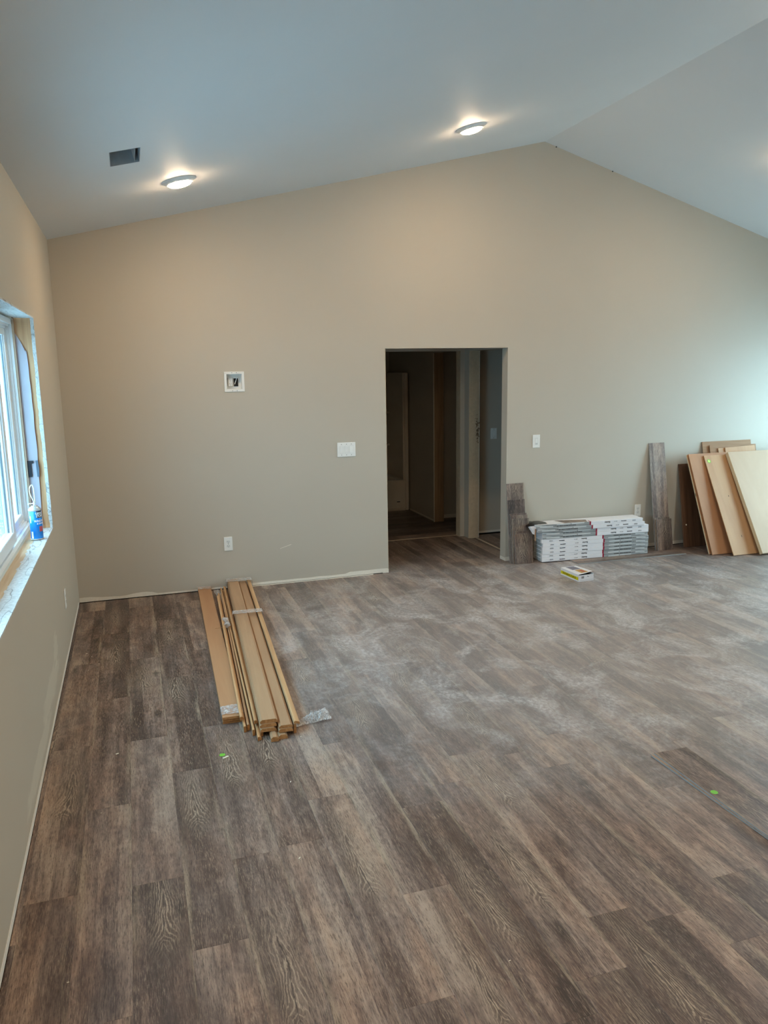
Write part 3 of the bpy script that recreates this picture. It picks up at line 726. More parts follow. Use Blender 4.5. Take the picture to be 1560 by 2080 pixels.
# foam can on the sill
can = empty('foam_can', (-0.052, -1.89, WZ0+0.004), 'blue aerosol can of window foam with a looped straw on the window sill', 'spray can')
m = MB().lathe([(0.031, 0), (0.034, 0.003), (0.034, 0.168), (0.032, 0.171)], M['bluecan'], 40); m.build('can_body', can, smooth=True)
MB().lathe([(0.0335, 0.0), (0.0352, 0.002), (0.0352, 0.005), (0.034, 0.007)], M['canmetal'], 40).build('base_rim', can, smooth=True)
MB().lathe([(0.0345, 0.168), (0.035, 0.174), (0.033, 0.178), (0.0285, 0.186), (0.020, 0.193), (0.017, 0.1935), (0.017, 0.198), (0.012, 0.199)], M['canmetal'], 40).build('dome', can, smooth=True)
mv = MB().lathe([(0.006, 0.199), (0.006, 0.212), (0.0045, 0.216), (0.0035, 0.222)], M['white'], 16)
mv.box(-0.030, 0.006, -0.004, 0.004, 0.208, 0.212, M['white']).box(-0.032, -0.026, -0.006, 0.006, 0.204, 0.212, M['white'])
mv.build('valve', can)
MB().tube([(0, 0, 0.220)]+[(0.001-0.022*math.sin(a)*(1-0.1*a), -0.004*math.sin(a), 0.222+0.098*(math.sin(a/2)**1.1)) for a in [0.3+0.22*k for k in range(13)]]+[(0.004, 0.0, 0.30), (0.005, 0.0, 0.26), (0.005, 0.001, 0.225), (0.006, 0.001, 0.212)], 0.0026, M['straw']).build('straw', can, smooth=True)
def on_can(body, size, mat, ang, z, name='lettering', r=0.0343, squeeze=1.0):
    me = text_mesh(body, size, mat, squeeze=squeeze, bold=0.0004).copy()
    for v in me.vertices:
        a = math.radians(ang)+v.co.x/r; v.co = Vector((r*math.cos(a), r*math.sin(a), z+v.co.y)) + Vector((math.cos(a), math.sin(a), 0))*v.co.z
    return link(name, me, can)
def can_panel(a0, a1, z0, z1, mat, name, r=0.0342):
    m = MB(); n = 12
    for i in range(n+1):
        a = math.radians(a0+(a1-a0)*i/n)
        for z in (z0, z1): m.v.append((r*math.cos(a), r*math.sin(a), z))
    for i in range(n): m.f.append([2*i, 2*i+2, 2*i+3, 2*i+1]); m.mi.append(m.midx(mat))
    return m.build(name, can, smooth=True)
AC = -52    # facing direction of the printed panel
can_panel(AC-22, AC+42, 0.128, 0.167, M['slot'], 'brand_panel')
on_can('GREAT', 0.019, M['canwhite'], AC+8, 0.154, squeeze=0.8, r=0.0345); on_can('STUFF', 0.019, M['canwhite'], AC+8, 0.138, squeeze=0.8, r=0.0345)
on_can('WINDOW', 0.017, M['canwhite'], AC+10, 0.110, squeeze=0.85); on_can('& DOOR', 0.013, M['canwhite'], AC+14, 0.095, squeeze=0.9)
can_panel(AC-4, AC+38, 0.048, 0.078, M['canred'], 'red_panel')
can_panel(AC-86, AC-66, 0.01, 0.05, M['canwhite'], 'white_label'); can_panel(AC-90, AC-78, 0.10, 0.14, M['canwhite'], 'white_label')

# ------------------------------------------------------------------ plates on walls
def plate(name, x, z, wd, ht, label, kind, cat, y=0.0, group=None, rz=0.0):
    e = empty(name, (x, y, z), label, cat, group, (0, 0, rz))
    MB().bbox(-wd/2, wd/2, -0.006, 0.0, -ht/2, ht/2, 0.0022, M['white']).build('cover_plate', e)
    def scr(px, pz):
        MB().box(px-0.003, px+0.003, -0.0068, -0.0058, pz-0.003, pz+0.003, M['screw']).build('screw', e)
    def rocker(px, tilt=1):
        r = MB().box(px-0.018, px+0.018, -0.0066, -0.004, -0.035, 0.035, M['white_in']).build('rocker_frame', e)
        q = MB(); y0, y1 = (-0.0115, -0.0068) if tilt > 0 else (-0.0068, -0.0115)
        q.v = [(px-0.0155, y0, 0.031), (px+0.0155, y0, 0.031), (px+0.0155, y1, -0.031), (px-0.0155, y1, -0.031),
               (px-0.0155, -0.006, 0.031), (px+0.0155, -0.006, 0.031), (px+0.0155, -0.006, -0.031), (px-0.0155, -0.006, -0.031)]
        q.f = [[3, 2, 1, 0], [0, 1, 5, 4], [2, 3, 7, 6], [1, 2, 6, 5], [3, 0, 4, 7]]; q.mi = [q.midx(M['white'])]*5
        q.build('rocker', e, fix=True)
    def recept(pz):
        r = MB(); prof = [(0.0165*math.cos(a), max(-0.0125, min(0.0125, 0.0165*math.sin(a)))) for a in [2*math.pi*k/24 for k in range(24)]]
        r.prism([(px, pz+q) for px, q in prof], -0.0075, -0.005, M['white_in'])
        ro = r.build('receptacle', e)
        MB().box(-0.0075, -0.0055, -0.0079, -0.0074, pz-0.001, pz+0.007, M['slot']).box(0.0055, 0.0075, -0.0079, -0.0074, pz, pz+0.006, M['slot']).box(-0.002, 0.002, -0.0079, -0.0074, pz-0.009, pz-0.005, M['slot']).build('slots', ro)
    if kind == 'triple':
        for k in (-1, 0, 1): rocker(k*0.046, 1 if k < 1 else -1); scr(k*0.046, 0.048); scr(k*0.046, -0.048)
    elif kind == 'rocker':
        rocker(0, 1); scr(0, 0.048); scr(0, -0.048)
    elif kind == 'dimmer':
        MB().box(-0.0165, 0.0165, -0.0078, -0.004, -0.034, 0.034, M['white_in']).build('dimmer_face', e)
        MB().box(-0.011, 0.011, -0.0092, -0.0076, -0.012, 0.024, M['white']).build('paddle', e)
        MB().box(-0.010, 0.010, -0.0088, -0.0076, -0.028, -0.025, M['screw']).build('dimmer_slot', e)
    else:
        recept(0.0195); recept(-0.0195); scr(0, 0)
    return e
plate('light_switch', 2.334, 1.176, 0.168, 0.128, 'white plate of three rocker switches left of the dark opening', 'triple', 'light switch')
plate('light_switch', 4.243, 1.168, 0.079, 0.126, 'single white dimmer switch on the wall right of the opening', 'dimmer', 'light switch')
plate('light_switch', 4.396, 1.146, 0.076, 0.122, 'single rocker switch on the shaded wall inside the opening', 'rocker', 'light switch', 1.25)
plate('power_outlet', 1.246, 0.402, 0.072, 0.122, 'white double outlet low on the wall above the trim bundle', 'outlet', 'power outlet')
plate('power_outlet', 5.437, 0.402, 0.072, 0.122, 'white outlet just showing above the right end of the box stack', 'outlet', 'power outlet')
plate('power_outlet', 0.0, 0.378, 0.072, 0.130, 'white outlet seen edge-on low on the left wall', 'outlet', 'power outlet', -1.20, None, math.pi/2)
# recessed media box
e = empty('recessed_media_box', (1.3685, 0, 1.795), 'square white recessed wall box holding an outlet, high on the back wall', 'wall box')
m = MB(); o_, i_ = 0.084, 0.064
for (a, b_, c, d) in ((-o_, o_, i_, o_), (-o_, o_, -o_, -i_), (-o_, -i_, -i_, i_), (i_, o_, -i_, i_)): m.bbox(a, b_, -0.006, 0.0, c, d, 0.0016, M['white'])
m.build('frame', e)
m = MB(); D = 0.07
m.box(-0.066, -0.0625, -0.002, D, -0.066, 0.066, M['white']).box(0.0625, 0.066, -0.002, D, -0.066, 0.066, M['white'])
m.box(-0.066, 0.066, -0.002, D, 0.0625, 0.066, M['white']).box(-0.066, 0.066, -0.002, D, -0.066, -0.0625, M['white']).box(-0.066, 0.066, D, D+0.003, -0.066, 0.066, M['white'])
m.build('recess', e)
for (px, pz) in ((-0.018, 0.075), (0.020, 0.075), (-0.018, -0.075), (0.020, -0.075)): MB().box(px-0.003, px+0.003, -0.0072, -0.0058, pz-0.003, pz+0.003, M['screw']).build('screw', e)
m = MB().bbox(-0.046, -0.010, 0.040, 0.07, -0.038, 0.034, 0.002, M['white_in']); m.build('receptacle', e)
m = MB()
for pz in (0.016, -0.020):
    m.box(-0.036, -0.034, 0.0392, 0.0401, pz, pz+0.008, M['slot']).box(-0.024, -0.022, 0.0392, 0.0401, pz, pz+0.007, M['slot']).box(-0.031, -0.027, 0.0392, 0.0401, pz-0.010, pz-0.006, M['slot'])
m.build('slots', e)
MB().box(0.004, 0.040, 0.062, 0.0701, -0.040, 0.030, M['slot']).build('cable_opening', e)['label'] = 'dark cable opening'
MB().box(0.002, 0.042, 0.052, 0.0602, 0.028, 0.034, M['white']).build('opening_lip', e)
MB().tube([(0.030, 0.05, 0.040), (0.022, 0.054, 0.012), (0.010, 0.058, -0.022)], 0.003, M['white']).build('cable_strap', e)

# ------------------------------------------------------------------ ceiling lamps and duct
def ceiling_lamp(x, y, label, r=0.115):
    z = ceil_z(x); tilt = -math.atan(KL) if x <= RX else math.atan(KR)
    e = empty('recessed_ceiling_lamp', (x, y, z), label, 'ceiling light', None, (0, tilt, 0))
    MB().lathe([(r*0.69, -0.021), (r*0.74, -0.0205), (r*0.85, -0.013), (r*0.97, -0.0045), (r, -0.002), (r, 0.0), (r*0.5, 0.001)], M['white'], 48).build('trim_ring', e, smooth=True)
    MB().lathe([(0.002, -0.040), (r*0.25, -0.039), (r*0.45, -0.036), (r*0.60, -0.030), (r*0.68, -0.021), (r*0.69, -0.010)], M['lens'], 48).build('lens', e, smooth=True)
    return e
ceiling_lamp(0.922, -1.205, 'round glowing ceiling light near the metal duct on the left slope')
ceiling_lamp(3.015, -1.165, 'round glowing ceiling light on the left slope near the ridge')
ceiling_lamp(5.76, -1.48, 'round ceiling light on the right slope near the frame edge')
for (x, y, s2) in ((0.92, -4.9, 'left slope behind the duct'), (3.0, -4.9, 'left slope near the ridge, second row'), (5.62, -4.6, 'right slope, second row'),
                  (0.92, -7.9, 'left slope, third row'), (3.0, -7.9, 'left slope near the ridge, third row'), (5.62, -7.7, 'right slope, third row')):
    ceiling_lamp(x, y, 'round ceiling light outside the view on the ' + s2)
e = empty('air_duct', ((VX0+VX1)/2, (VY0+VY1)/2, ceil_z((VX0+VX1)/2)), 'open galvanised metal duct mouth in the sloping ceiling, no grille', 'air duct', None, (0, -math.atan(KL), 0))
hw, hl = (VX1-VX0)/2/math.cos(math.atan(KL))-0.001, (VY1-VY0)/2-0.001; mt = M['metal']
m = MB().box(-hw, -hw+0.002, -hl, hl, 0, 0.16, mt).box(hw-0.002, hw, -hl, hl, 0, 0.16, mt).box(-hw, hw, -hl, -hl+0.002, 0, 0.16, mt).box(-hw, hw, hl-0.002, hl, 0, 0.16, mt)
m.box(-hw, hw, -hl, hl, 0.11, 0.113, mt); m.build('duct_boot', e)
MB().box(hw-0.028, hw-0.026, -hl+0.004, hl-0.004, 0.004, 0.09, mt).build('folded_flange', e)
for (a, b_) in ((0.035, -0.10), (0.05, 0.09), (-0.05, 0.11)): MB().lathe([(0.004, 0.104), (0.004, 0.109)], M['screw'], 10, (a, b_, 0)).build('rivet', e)
for (x, nm) in ((4.389, 'nearest the ridge'), (4.994, 'second from the ridge')):
    tag(MB().lathe([(0.002, -0.014), (0.006, -0.012), (0.006, -0.008), (0.003, -0.006), (0.003, 0.004)], M['slot'], 10).build('nail', None, (x, -0.008, ceil_z(x)+0.003), (0, math.atan(KR), 0)), 'tiny dark nail head at the top of the back wall, '+nm, 'nail')

# ------------------------------------------------------------------ trim bundles on the floor
def board_between(name, prof, far, near, z, mat, label, cat, group=None, end=None, shear=0.0, roll=0.0):
    """prof: (x,z) cross-section; the piece runs from far end to near end (world xy)"""
    f, n_ = Vector(far), Vector(near); ln = (f-n_).length; a = math.atan2(f.y-n_.y, f.x-n_.x)-math.pi/2
    o = MB().prism(prof, -ln/2, ln/2, M[mat], M[end] if end else None, shear).build(name, None, ((f.x+n_.x)/2, (f.y+n_.y)/2, z), (0, roll, a))
    return tag(o, label, cat, group)
def rect(w_, t_): return [(-w_/2, 0), (w_/2, 0), (w_/2, t_), (-w_/2, t_)]
def bevelled(w_, t_, c=0.012): return [(-w_/2, 0), (w_/2, 0), (w_/2, t_-c*0.8), (w_/2-c, t_), (-w_/2+c, t_), (-w_/2, t_-c*0.8)]
# left bundle: flat boards wrapped at both ends
for k, lab in enumerate(('lowest of the wrapped flat tan boards at left of the bundle', 'middle one of the wrapped flat tan boards at left of the bundle', 'topmost wrapped flat tan board at left of the bundle')):
    dx = (0.0, 0.002, -0.001)[k]
    board_between('trim_board', rect(0.108, 0.0135), (1.018+dx, -0.022), (0.925+dx, -2.705-0.005*k), 0.0005+0.0142*k, 'baseboard', lab, 'board', 'flat tan boards', 'endgrain')
def wrap_band(name, c, wd, ln, z0, z1, ang, label, amp=0.002, seed=0):
    m = MB(); nx, ny = 26, 9; sec = []
    hw_ = wd/2+0.003
    for k in range(nx+1):
        u = k/nx
        per = [( -hw_, z0), (-hw_, z1+0.003), (hw_, z1+0.003), (hw_, z0)]
        L = [z1-z0, 2*hw_, z1-z0]; tot = sum(L); s_ = u*tot; q = 0
        while q < 2 and s_ > L[q]: s_ -= L[q]; q += 1
        f = s_/L[q]; sec.append((per[q][0]+(per[q+1][0]-per[q][0])*f, per[q][1]+(per[q+1][1]-per[q][1])*f))
    for j in range(ny+1):
        y = -ln/2+ln*j/ny
        for (x, z) in sec:
            d = amp*mnoise.noise(Vector((x*40+seed, y*60, z*40)))
            ed = 0.012*mnoise.noise(Vector((x*12+seed, 3, j/ny))) if j in (0, ny) else 0
            m.v.append((x*(1+abs(d)*3), y+ed, max(0.001, z+abs(d))))
    for j in range(ny):
        for k in range(nx):
            a = j*(nx+1)+k; m.f.append([a, a+1, a+nx+2, a+nx+1]); m.mi.append(m.midx(M['film']))
    return tag(m.build(name, None, c, (0, 0, ang), smooth=True), label, 'plastic film')
A1 = -math.atan2(1.018-0.925, 2.683)
wrap_band('stretch_film', (1.016, -0.066, 0), 0.112, 0.085, 0.002, 0.044, A1, 'clear film wrapped round the far end of the flat tan boards', 0.002, 1)
wrap_band('stretch_film', (0.930, -2.63, 0), 0.112, 0.12, 0.002, 0.044, A1, 'crinkled film wrapped round the near end of the flat tan boards', 0.005, 5)
# middle: slender strips
QR = [(0.0, 0.0), (0.021, 0.0), (0.021, 0.006), (0.018, 0.013), (0.013, 0.018), (0.006, 0.021), (0.0, 0.021)]
QL = [(0.0, 0.0), (0.014, 0.0), (0.014, 0.028), (0.009, 0.034), (0.0, 0.034)]
strips = [
    ((1.085, -0.42), (0.955, -2.79), 0.046, QR, 'casing_light', 'leftmost slender pale strip resting on the flat boards edge'),
    ((1.110, -0.24), (0.966, -2.845), 0.001, QL, 'casing_light', 'pale strip second from the left on the floor'),
    ((1.132, -0.26), (0.985, -2.83), 0.001, QL, 'casing', 'dull tan strip third from the left on the floor'),
    ((1.150, -0.07), (1.004, -2.90), 0.001, QL, 'casing_light', 'pale strip beside the dull tan one, its end furthest forward at left'),
    ((1.168, -0.10), (1.020, -2.965), 0.001, QR, 'casing_light', 'slender strip whose end reaches nearest the camera'),
    ((1.186, -0.05), (1.042, -2.92), 0.001, QL, 'casing_light', 'orange-toned strip in the middle of the slender pieces'),
    ((1.172, -0.12), (1.022, -2.84), 0.0365, QR, 'casing_light', 'slender strip lying on top of the others'),
    ((1.206, -0.16), (1.062, -2.83), 0.001, QL, 'casing', 'rightmost dull slender strip next to the wide casings'),
]
for far, near, z, pf, mt_, lab in strips:
    board_between('trim_strip', pf, far, near, z, mt_, lab, 'trim strip', 'slender wood strips on the floor', 'endgrain', 0.5)
m = MB(); NN = 14          # film knot round the strips
for i in range(NN+1):
    for j in range(9):
        a = 2*math.pi*j/8; r = 0.021*(1+0.45*mnoise.noise(Vector((math.cos(a)*2, math.sin(a)*2, i*0.4)))); f = i/NN
        m.v.append((1.072+0.012*math.sin(f*3)+r*math.cos(a)*(0.9+0.3*math.sin(f*9)), -1.05-0.17*f, 0.062+0.8*r*math.sin(a)))
for i in range(NN):
    for j in range(8):
        a = i*9+j; m.f.append([a, a+1, a+10, a+9]); m.mi.append(m.midx(M['film']))
tag(m.build('stretch_film', smooth=True), 'scrap of film twisted round the slender strips', 'plastic film')
m = MB(); 
for i in range(15):
    for j in range(5):
        f = i/14; m.v.append((1.088+0.02*f+0.012*j+0.008*mnoise.noise(Vector((i*.6, j, 0))), -0.05-0.42*f, 0.012+0.02*abs(mnoise.noise(Vector((i*.7, j*1.3, 4))))))
for i in range(14):
    for j in range(4):
        a = i*5+j; m.f.append([a, a+1, a+6, a+5]); m.mi.append(m.midx(M['film']))
tag(m.build('stretch_film', smooth=True), 'loose film trailing between boards and strips by the wall', 'plastic film')
# right: wide casings with chamfered edges
F0 = (1.300, -0.02); N0 = (1.125, -2.95)
def cas(dx, y1, z, w_, t_, lab, nm='door_casing', mt_='casing', y0=-0.03, c=0.011, grp='wide tan casings'):
    fx = F0[0]+dx; nx_ = N0[0]+dx
    return board_between(nm, bevelled(w_, t_, c), (fx, y0), (nx_, y1), z, mt_, lab, 'casing', grp, 'endgrain')
cas(-0.022, -3.0, 0.001, 0.040, 0.026, 'small left block of casing at the bottom of the wide stack')
cas(0.024, -2.985, 0.001, 0.046, 0.024, 'small right block of casing at the bottom of the wide stack')
cas(-0.043, -2.93, 0.028, 0.082, 0.019, 'lower left wide casing of the stack')
cas(0.043, -2.965, 0.028, 0.074, 0.019, 'lower right wide casing of the stack')
cas(-0.041, -2.92, 0.048, 0.086, 0.019, 'middle left wide casing of the stack')
cas(0.045, -2.96, 0.048, 0.072, 0.016, 'upper right wide casing with a shaded face')
cas(-0.036, -2.915, 0.068, 0.092, 0.020, 'topmost wide casing on the left of the stack')
board_between('door_casing', bevelled(0.030, 0.014, 0.005), (F0[0]+0.100, -0.03), (N0[0]+0.102, -2.955), 0.060, 'casing_light', 'narrow pale casing along the right side of the stack', 'casing', 'wide tan casings', 'endgrain', roll=0.25)
board_between('door_casing', rect(0.014, 0.052), (F0[0]+0.094, -0.05), (N0[0]+0.096, -2.94), 0.001, 'casing', 'casing standing on edge under the narrow pale one', 'casing', 'wide tan casings', 'endgrain')
A2 = -math.atan2(F0[0]-N0[0], 2.93)
wrap_band('stretch_film', (1.300+0.012, -0.075, 0), 0.222, 0.10, 0.004, 0.090, A2, 'film wrapped round the far end of the wide casings', 0.003, 9)
wrap_band('stretch_film', (1.252, -1.02, 0), 0.222, 0.085, 0.004, 0.090, A2, 'white film band round the middle of the wide casings', 0.003, 14)
# crumpled film at the near right end
m = MB(); NX, NY = 44, 26
for i in range(NX+1):
    for j in range(NY+1):
        u, v = i/NX, j/NY
        wd = 0.035+0.085*u**1.2 + 0.012*mnoise.noise(Vector((u*6, 0, 3)))
        x = 1.225+0.215*u+0.012*mnoise.noise(Vector((v*5, u*3, 1)))
        y = -2.865+0.075*u*(1)+(v-0.5)*2*wd*0.62
        hgt = 0.010+0.050*math.sin(math.pi*min(1, u*0.95+0.05))*(1-abs(2*v-1)**2)*abs(0.35+mnoise.noise(Vector((u*9, v*7, 2)))+0.6*mnoise.noise(Vector((u*26, v*22, 5))))
        m.v.append((x, y, 0.002+hgt*(0.4+u)))
for i in range(NX):
    for j in range(NY):
        a = i*(NY+1)+j; m.f.append([a, a+1, a+NY+2, a+NY+1]); m.mi.append(m.midx(M['film']))
tag(m.build('stretch_film'), 'crumpled clear film lying on the floor right of the casings', 'plastic film')

# ------------------------------------------------------------------ flooring boxes
BX, BY, BZ = 1.165, 0.185, 0.0372
def flooring_box(loc, rz, flip, label):
    e = empty('flooring_box', loc, label, 'flooring box', 'stack of flooring boxes', (0, 0, rz))
    MB().bbox(0, BX, 0, BY, 0, BZ-0.0006, 0.0018, M['card']).build('carton', e)
    # print: local art drawn for grey on the right, mirrored by flip
    def X(x): return BX-x if flip else x
    def quad(m, x0, x1, z0, z1, mt_, y=-0.0006):
        a, b_ = sorted((X(x0), X(x1))); m.box(a, b_, y, 0.0004, z0, z1, mt_)
    def tri(m, p, mt_, y=-0.001):
        q = [(X(x), y, (BZ-z if flip else z)) for x, z in p]; m.poly(q, mt_, flip)
    r0 = 0.655 if not flip else 0.575
    rd = MB(); quad(rd, r0, r0+0.016, 0.001, BZ-0.0015, M['pred'])
    a, b_ = sorted((X(r0), X(r0+0.016))); rd.box(a, b_, -0.0006, 0.05, BZ-0.0008, BZ-0.0001, M['pred'])
    rd.build('red_band', e)
    gm = MB(); quad(gm, r0+0.016, BX-0.001, 0.001, BZ-0.0015, M['pgrey'])
    s0 = r0+0.016; Wd = BX-0.001-s0
    for (f0, f1, mt_) in ((0.0, 0.10, 'pgrey'), (0.10, 0.34, 'plight')):
        tri(gm, [(s0+Wd*f0, 0.001), (s0+Wd*f1, 0.001), (s0+Wd*f1, 0.017), (s0+Wd*f0, 0.012)], M[mt_])
    tri(gm, [(s0+Wd*0.36, 0.004), (s0+Wd*0.62, 0.004), (s0+Wd*0.62, 0.014), (s0+Wd*0.36, 0.014)], M['plight'])
    tri(gm, [(s0+Wd*0.62, 0.018), (s0+Wd*0.93, 0.018), (s0+Wd*0.93, 0.027), (s0+Wd*0.62, 0.034)], M['plight'])
    tri(gm, [(s0+Wd*0.64, 0.004), (s0+Wd*0.99, 0.002), (s0+Wd*0.86, 0.013)], M['pmid'])
    tri(gm, [(s0+Wd*0.86, 0.008), (s0+Wd*0.998, 0.008), (s0+Wd*0.998, 0.016), (s0+Wd*0.80, 0.014)], M['plight'])
    tri(gm, [(s0+Wd*0.0, 0.022), (s0+Wd*0.22, 0.034), (s0+Wd*0.0, 0.034)], M['pmid'])
    gm.build('grey_print', e)
    up_ = (math.pi/2, 0, 0); dn = (math.pi/2, math.pi, 0)
    def word(body, size, x, z, upside, sq=1.0, mt_='ptext', bold=0.0006):
        me = text_mesh(body, size, M[mt_], squeeze=sq, bold=bold)
        o = link('lettering', me, e, (X(x), -0.0014, (BZ-z if flip else z)), (math.pi/2, 0, 0))
        if upside: o.rotation_euler = Matrix.Rotation(math.pi, 3, 'Y').__matmul__(Matrix.Rotation(math.pi/2, 3, 'X')).to_euler()
        return o
    word('LUXURY VINYL PLANK FLOORING', 0.0125, s0+Wd*0.47, 0.025 if not flip else 0.022, False, 1.25)
    word('flooring', 0.020, r0-0.20 if not flip else r0-0.18, 0.018, True, 0.95)
    word('rigid core', 0.008, r0-0.29 if not flip else r0-0.27, 0.017, True, 1.2, bold=0.0002)
    word('MADE FOR', 0.0095, 0.215, 0.016, True, 1.25, bold=0.0008)
    word('waterproof\nvinyl plank', 0.0065, 0.10, 0.019, True, 1.3, bold=0.0001)
    if not flip:          # end label with rows of fine print
        lb = MB().box(-0.0008, 0.0002, 0.02, BY-0.02, 0.004, BZ-0.005, M['plight']).build('end_label', e)
        em = MB()
        for r in range(5): em.box(-0.0014, -0.0007, 0.03, BY-0.035-0.02*(r % 3), 0.008+r*0.005, 0.0095+r*0.005, M['pmid'])
        em.build('fine_print', lb)
    return e
BA = math.atan2(-0.062, 1.158)
ordn = ('bottom flooring box of the white stack', 'second flooring box from the bottom of the stack', 'third flooring box from the bottom of the stack', 'fourth flooring box from the bottom of the stack',
        'fifth flooring box from the bottom of the stack', 'highest flooring box with its white end at left', 'lowest flooring box with its grey end at left', 'flooring box third from the top of the stack',
        'flooring box second from the top, grey end at left', 'topmost flooring box of the stack, torn open at its left end')
ordn = list(ordn); ordn[7] = 'flooring box eighth from the bottom, grey end at left'
for k in range(10):
    jx = (0.002, 0.0, 0.004, 0.003, 0.006, -0.006)[k] if k < 6 else (0.0, 0.0, -0.052, -0.074)[k-6]
    jy = (0, 0.002, -0.001, 0.001, 0, 0.002, 0, 0.001, -0.004, -0.002)[k]
    flooring_box((4.216+jx, -0.208+jy, 0.009+BZ*k), BA, k >= 6, ordn[k])
# printed plank picture on the top box, and its torn flap and liner
top = 0.009+BZ*10
tb = [o for o in COL.objects if o.name.startswith('flooring_box') and o.get('label', '').startswith('topmost')][0]
MB().poly([(0.31, 0.012, BZ+0.0003), (0.55, 0.002, BZ+0.0003), (0.585, 0.10, BZ+0.0003), (0.27, 0.165, BZ+0.0003)], M['vinyl_clean']).build('plank_picture', tb)['label'] = 'picture of a grey brown plank printed on the lid'
m = MB(); n1, n2 = 16, 10
for i in range(n1+1):
    for j in range(n2+1):
        u, v = i/n1, j/n2
        x = 4.085+0.215*u*(1-0.25*abs(v-0.45))+0.01*mnoise.noise(Vector((v*6, u*5, 0))); y = -0.185+0.15*v+0.01*mnoise.noise(Vector((u*6, v*5, 2)))
        z = top+0.003+0.014*abs(mnoise.noise(Vector((u*5, v*5, 1))))*(1-u)+(0.0 if x > 4.135 else -(4.135-x)*0.55)
        m.v.append((x, y, z))
for i in range(n1):
    for j in range(n2):
        a = i*(n2+1)+j; m.f.append([a, a+n2+1, a+n2+2, a+1]); m.mi.append(m.midx(M['black']))
tag(m.build('plastic_liner', smooth=True), 'black plastic liner crumpled over the left end of the box stack', 'plastic liner')
m = MB()
fl = [(4.140, -0.190, top-0.012), (4.085, -0.20, top-0.008), (4.080, -0.17, top-0.018), (4.100, -0.18, top-0.050), (4.118, -0.19, top-0.085), (4.140, -0.192, top-0.095), (4.148, -0.195, top-0.06)]
m.poly(fl, M['card']); m.poly([(x, y+0.002, z) for x, y, z in fl], M['card'], True)
m.poly([(4.140, -0.196, top-0.04), (4.150, -0.197, top-0.04), (4.150, -0.20, top-0.16), (4.136, -0.20, top-0.15)], M['cardboard'])
m.build('torn_flap', None).parent = None
tf = COL.objects[-1]; tag(tf, 'torn white cardboard flap hanging at the left end of the box stack', 'cardboard flap')
for k in range(4):
    tag(MB().box(0, 0.30, 0, 0.15, 0, 0.005, M['vinyl_edge']).build('loose_plank_end', None, (4.128, -0.165, top-0.030+0.006*k-0.006), (0, 0, BA)), 'plank end in the torn open top box, '+('lowest', 'second from below', 'third from below', 'topmost')[k]+' of them', 'plank', 'planks inside the opened box')

# loose planks: under the stack, by the walls, on the floor
def lay(name, cx, cy, z, wd, ln, rz, label, group=None, th=0.006, rx=0.0):
    o = link(name, plank_mesh(wd, ln, th, 'vinyl_clean'), None, (cx, cy, z+th), (rx, 0, rz)); return tag(o, label, 'plank', group)
lay('vinyl_plank', 5.13, -0.302, 0.0008, 0.187, 1.22, math.pi/2+BA+0.03, 'loose vinyl plank lying on the floor under the box stack', None, 0.0075)
lay('vinyl_plank', 2.914, -4.385, 0.0008, 0.187, 1.22, 0.014, 'lower of two loose planks lying at the right frame edge', None, 0.007)
lay('vinyl_plank', 2.919, -4.388, 0.0082, 0.187, 1.22, -0.004, 'upper of two loose planks lying at the right, with a green sticker', None, 0.007)
def lean(name, x, wd, yb, yt, zt_, th, mat, label, cat, group=None, rz=0.0, roll=0.0, bevel=0.001, edge=None):
    L = math.hypot(yt-yb, zt_); a = math.atan2(yt-yb, zt_)
    e_mat = M[edge] if edge else M[mat]
    m = MB().bbox(-wd/2, wd/2, 0, th, 0, L, bevel, M[mat])
    if edge:
        me = m.mesh(name)
        for p in me.polygons:
            if abs(p.normal.y) < 0.9: p.material_index = 1
        me.materials.append(e_mat)
        o = link(name, me, None, (x, yb, th*math.sin(a)+0.0005))
    else: o = m.build(name, None, (x, yb, th*math.sin(a)+0.0005))
    o.rotation_mode = 'XYZ'; o.rotation_euler = (-a, roll, rz)
    return tag(o, label, cat, group)
# vertical planks use a mesh whose grain axis is local y, so stand the floor plank mesh upright
def stand(x, wd, ln, yb, yt, label, group=None, roll=0.0, th=0.006, zlift=0.0):
    a = math.asin((yt-yb)/ln)
    o = link('vinyl_plank', plank_mesh(wd, ln, th, 'vinyl_clean'), None)
    R = Matrix.Rotation(math.pi/2-a, 4, 'X'); 
    ctr = Vector((x, (yb+yt)/2, ln/2*math.cos(a)+th*math.sin(a)+0.001+zlift))
    o.matrix_world = Matrix.Translation(ctr) @ Matrix.Rotation(roll, 4, 'Y') @ R
    return tag(o, label, 'plank', group)
G = 'offcut planks leaning beside the opening'
T_ = 0.121
for k, (x, wd, ln, ro, lab) in enumerate((
        (4.010, 0.182, 0.775, 0.0, 'tallest offcut plank leaning beside the opening'),
        (4.015, 0.180, 0.618, -0.004, 'second tallest offcut plank leaning beside the opening'),
        (4.022, 0.184, 0.484, 0.004, 'third tallest offcut plank leaning beside the opening'),
        (4.030, 0.184, 0.468, -0.010, 'fourth tallest offcut plank leaning beside the opening'),
        (4.036, 0.182, 0.436, 0.003, 'fifth tallest offcut plank leaning beside the opening'),
        (4.062, 0.184, 0.318, 0.008, 'second shortest offcut plank, showing at the right of the shortest one'),
        (4.046, 0.180, 0.292, 0.0, 'shortest offcut plank, foremost beside the opening'))):
    yb_ = -0.112-0.0085*k; stand(x, wd, ln, yb_, yb_+ln*T_, lab, G, ro)
stand(5.630, 0.187, 1.105, -0.185, -0.006, 'tall vinyl plank leaning against the wall right of the boxes', None, -0.004)
stand(5.630, 0.182, 0.340, -0.197, -0.143, 'rear short plank at the foot of the tall leaning plank', None, 0.01)
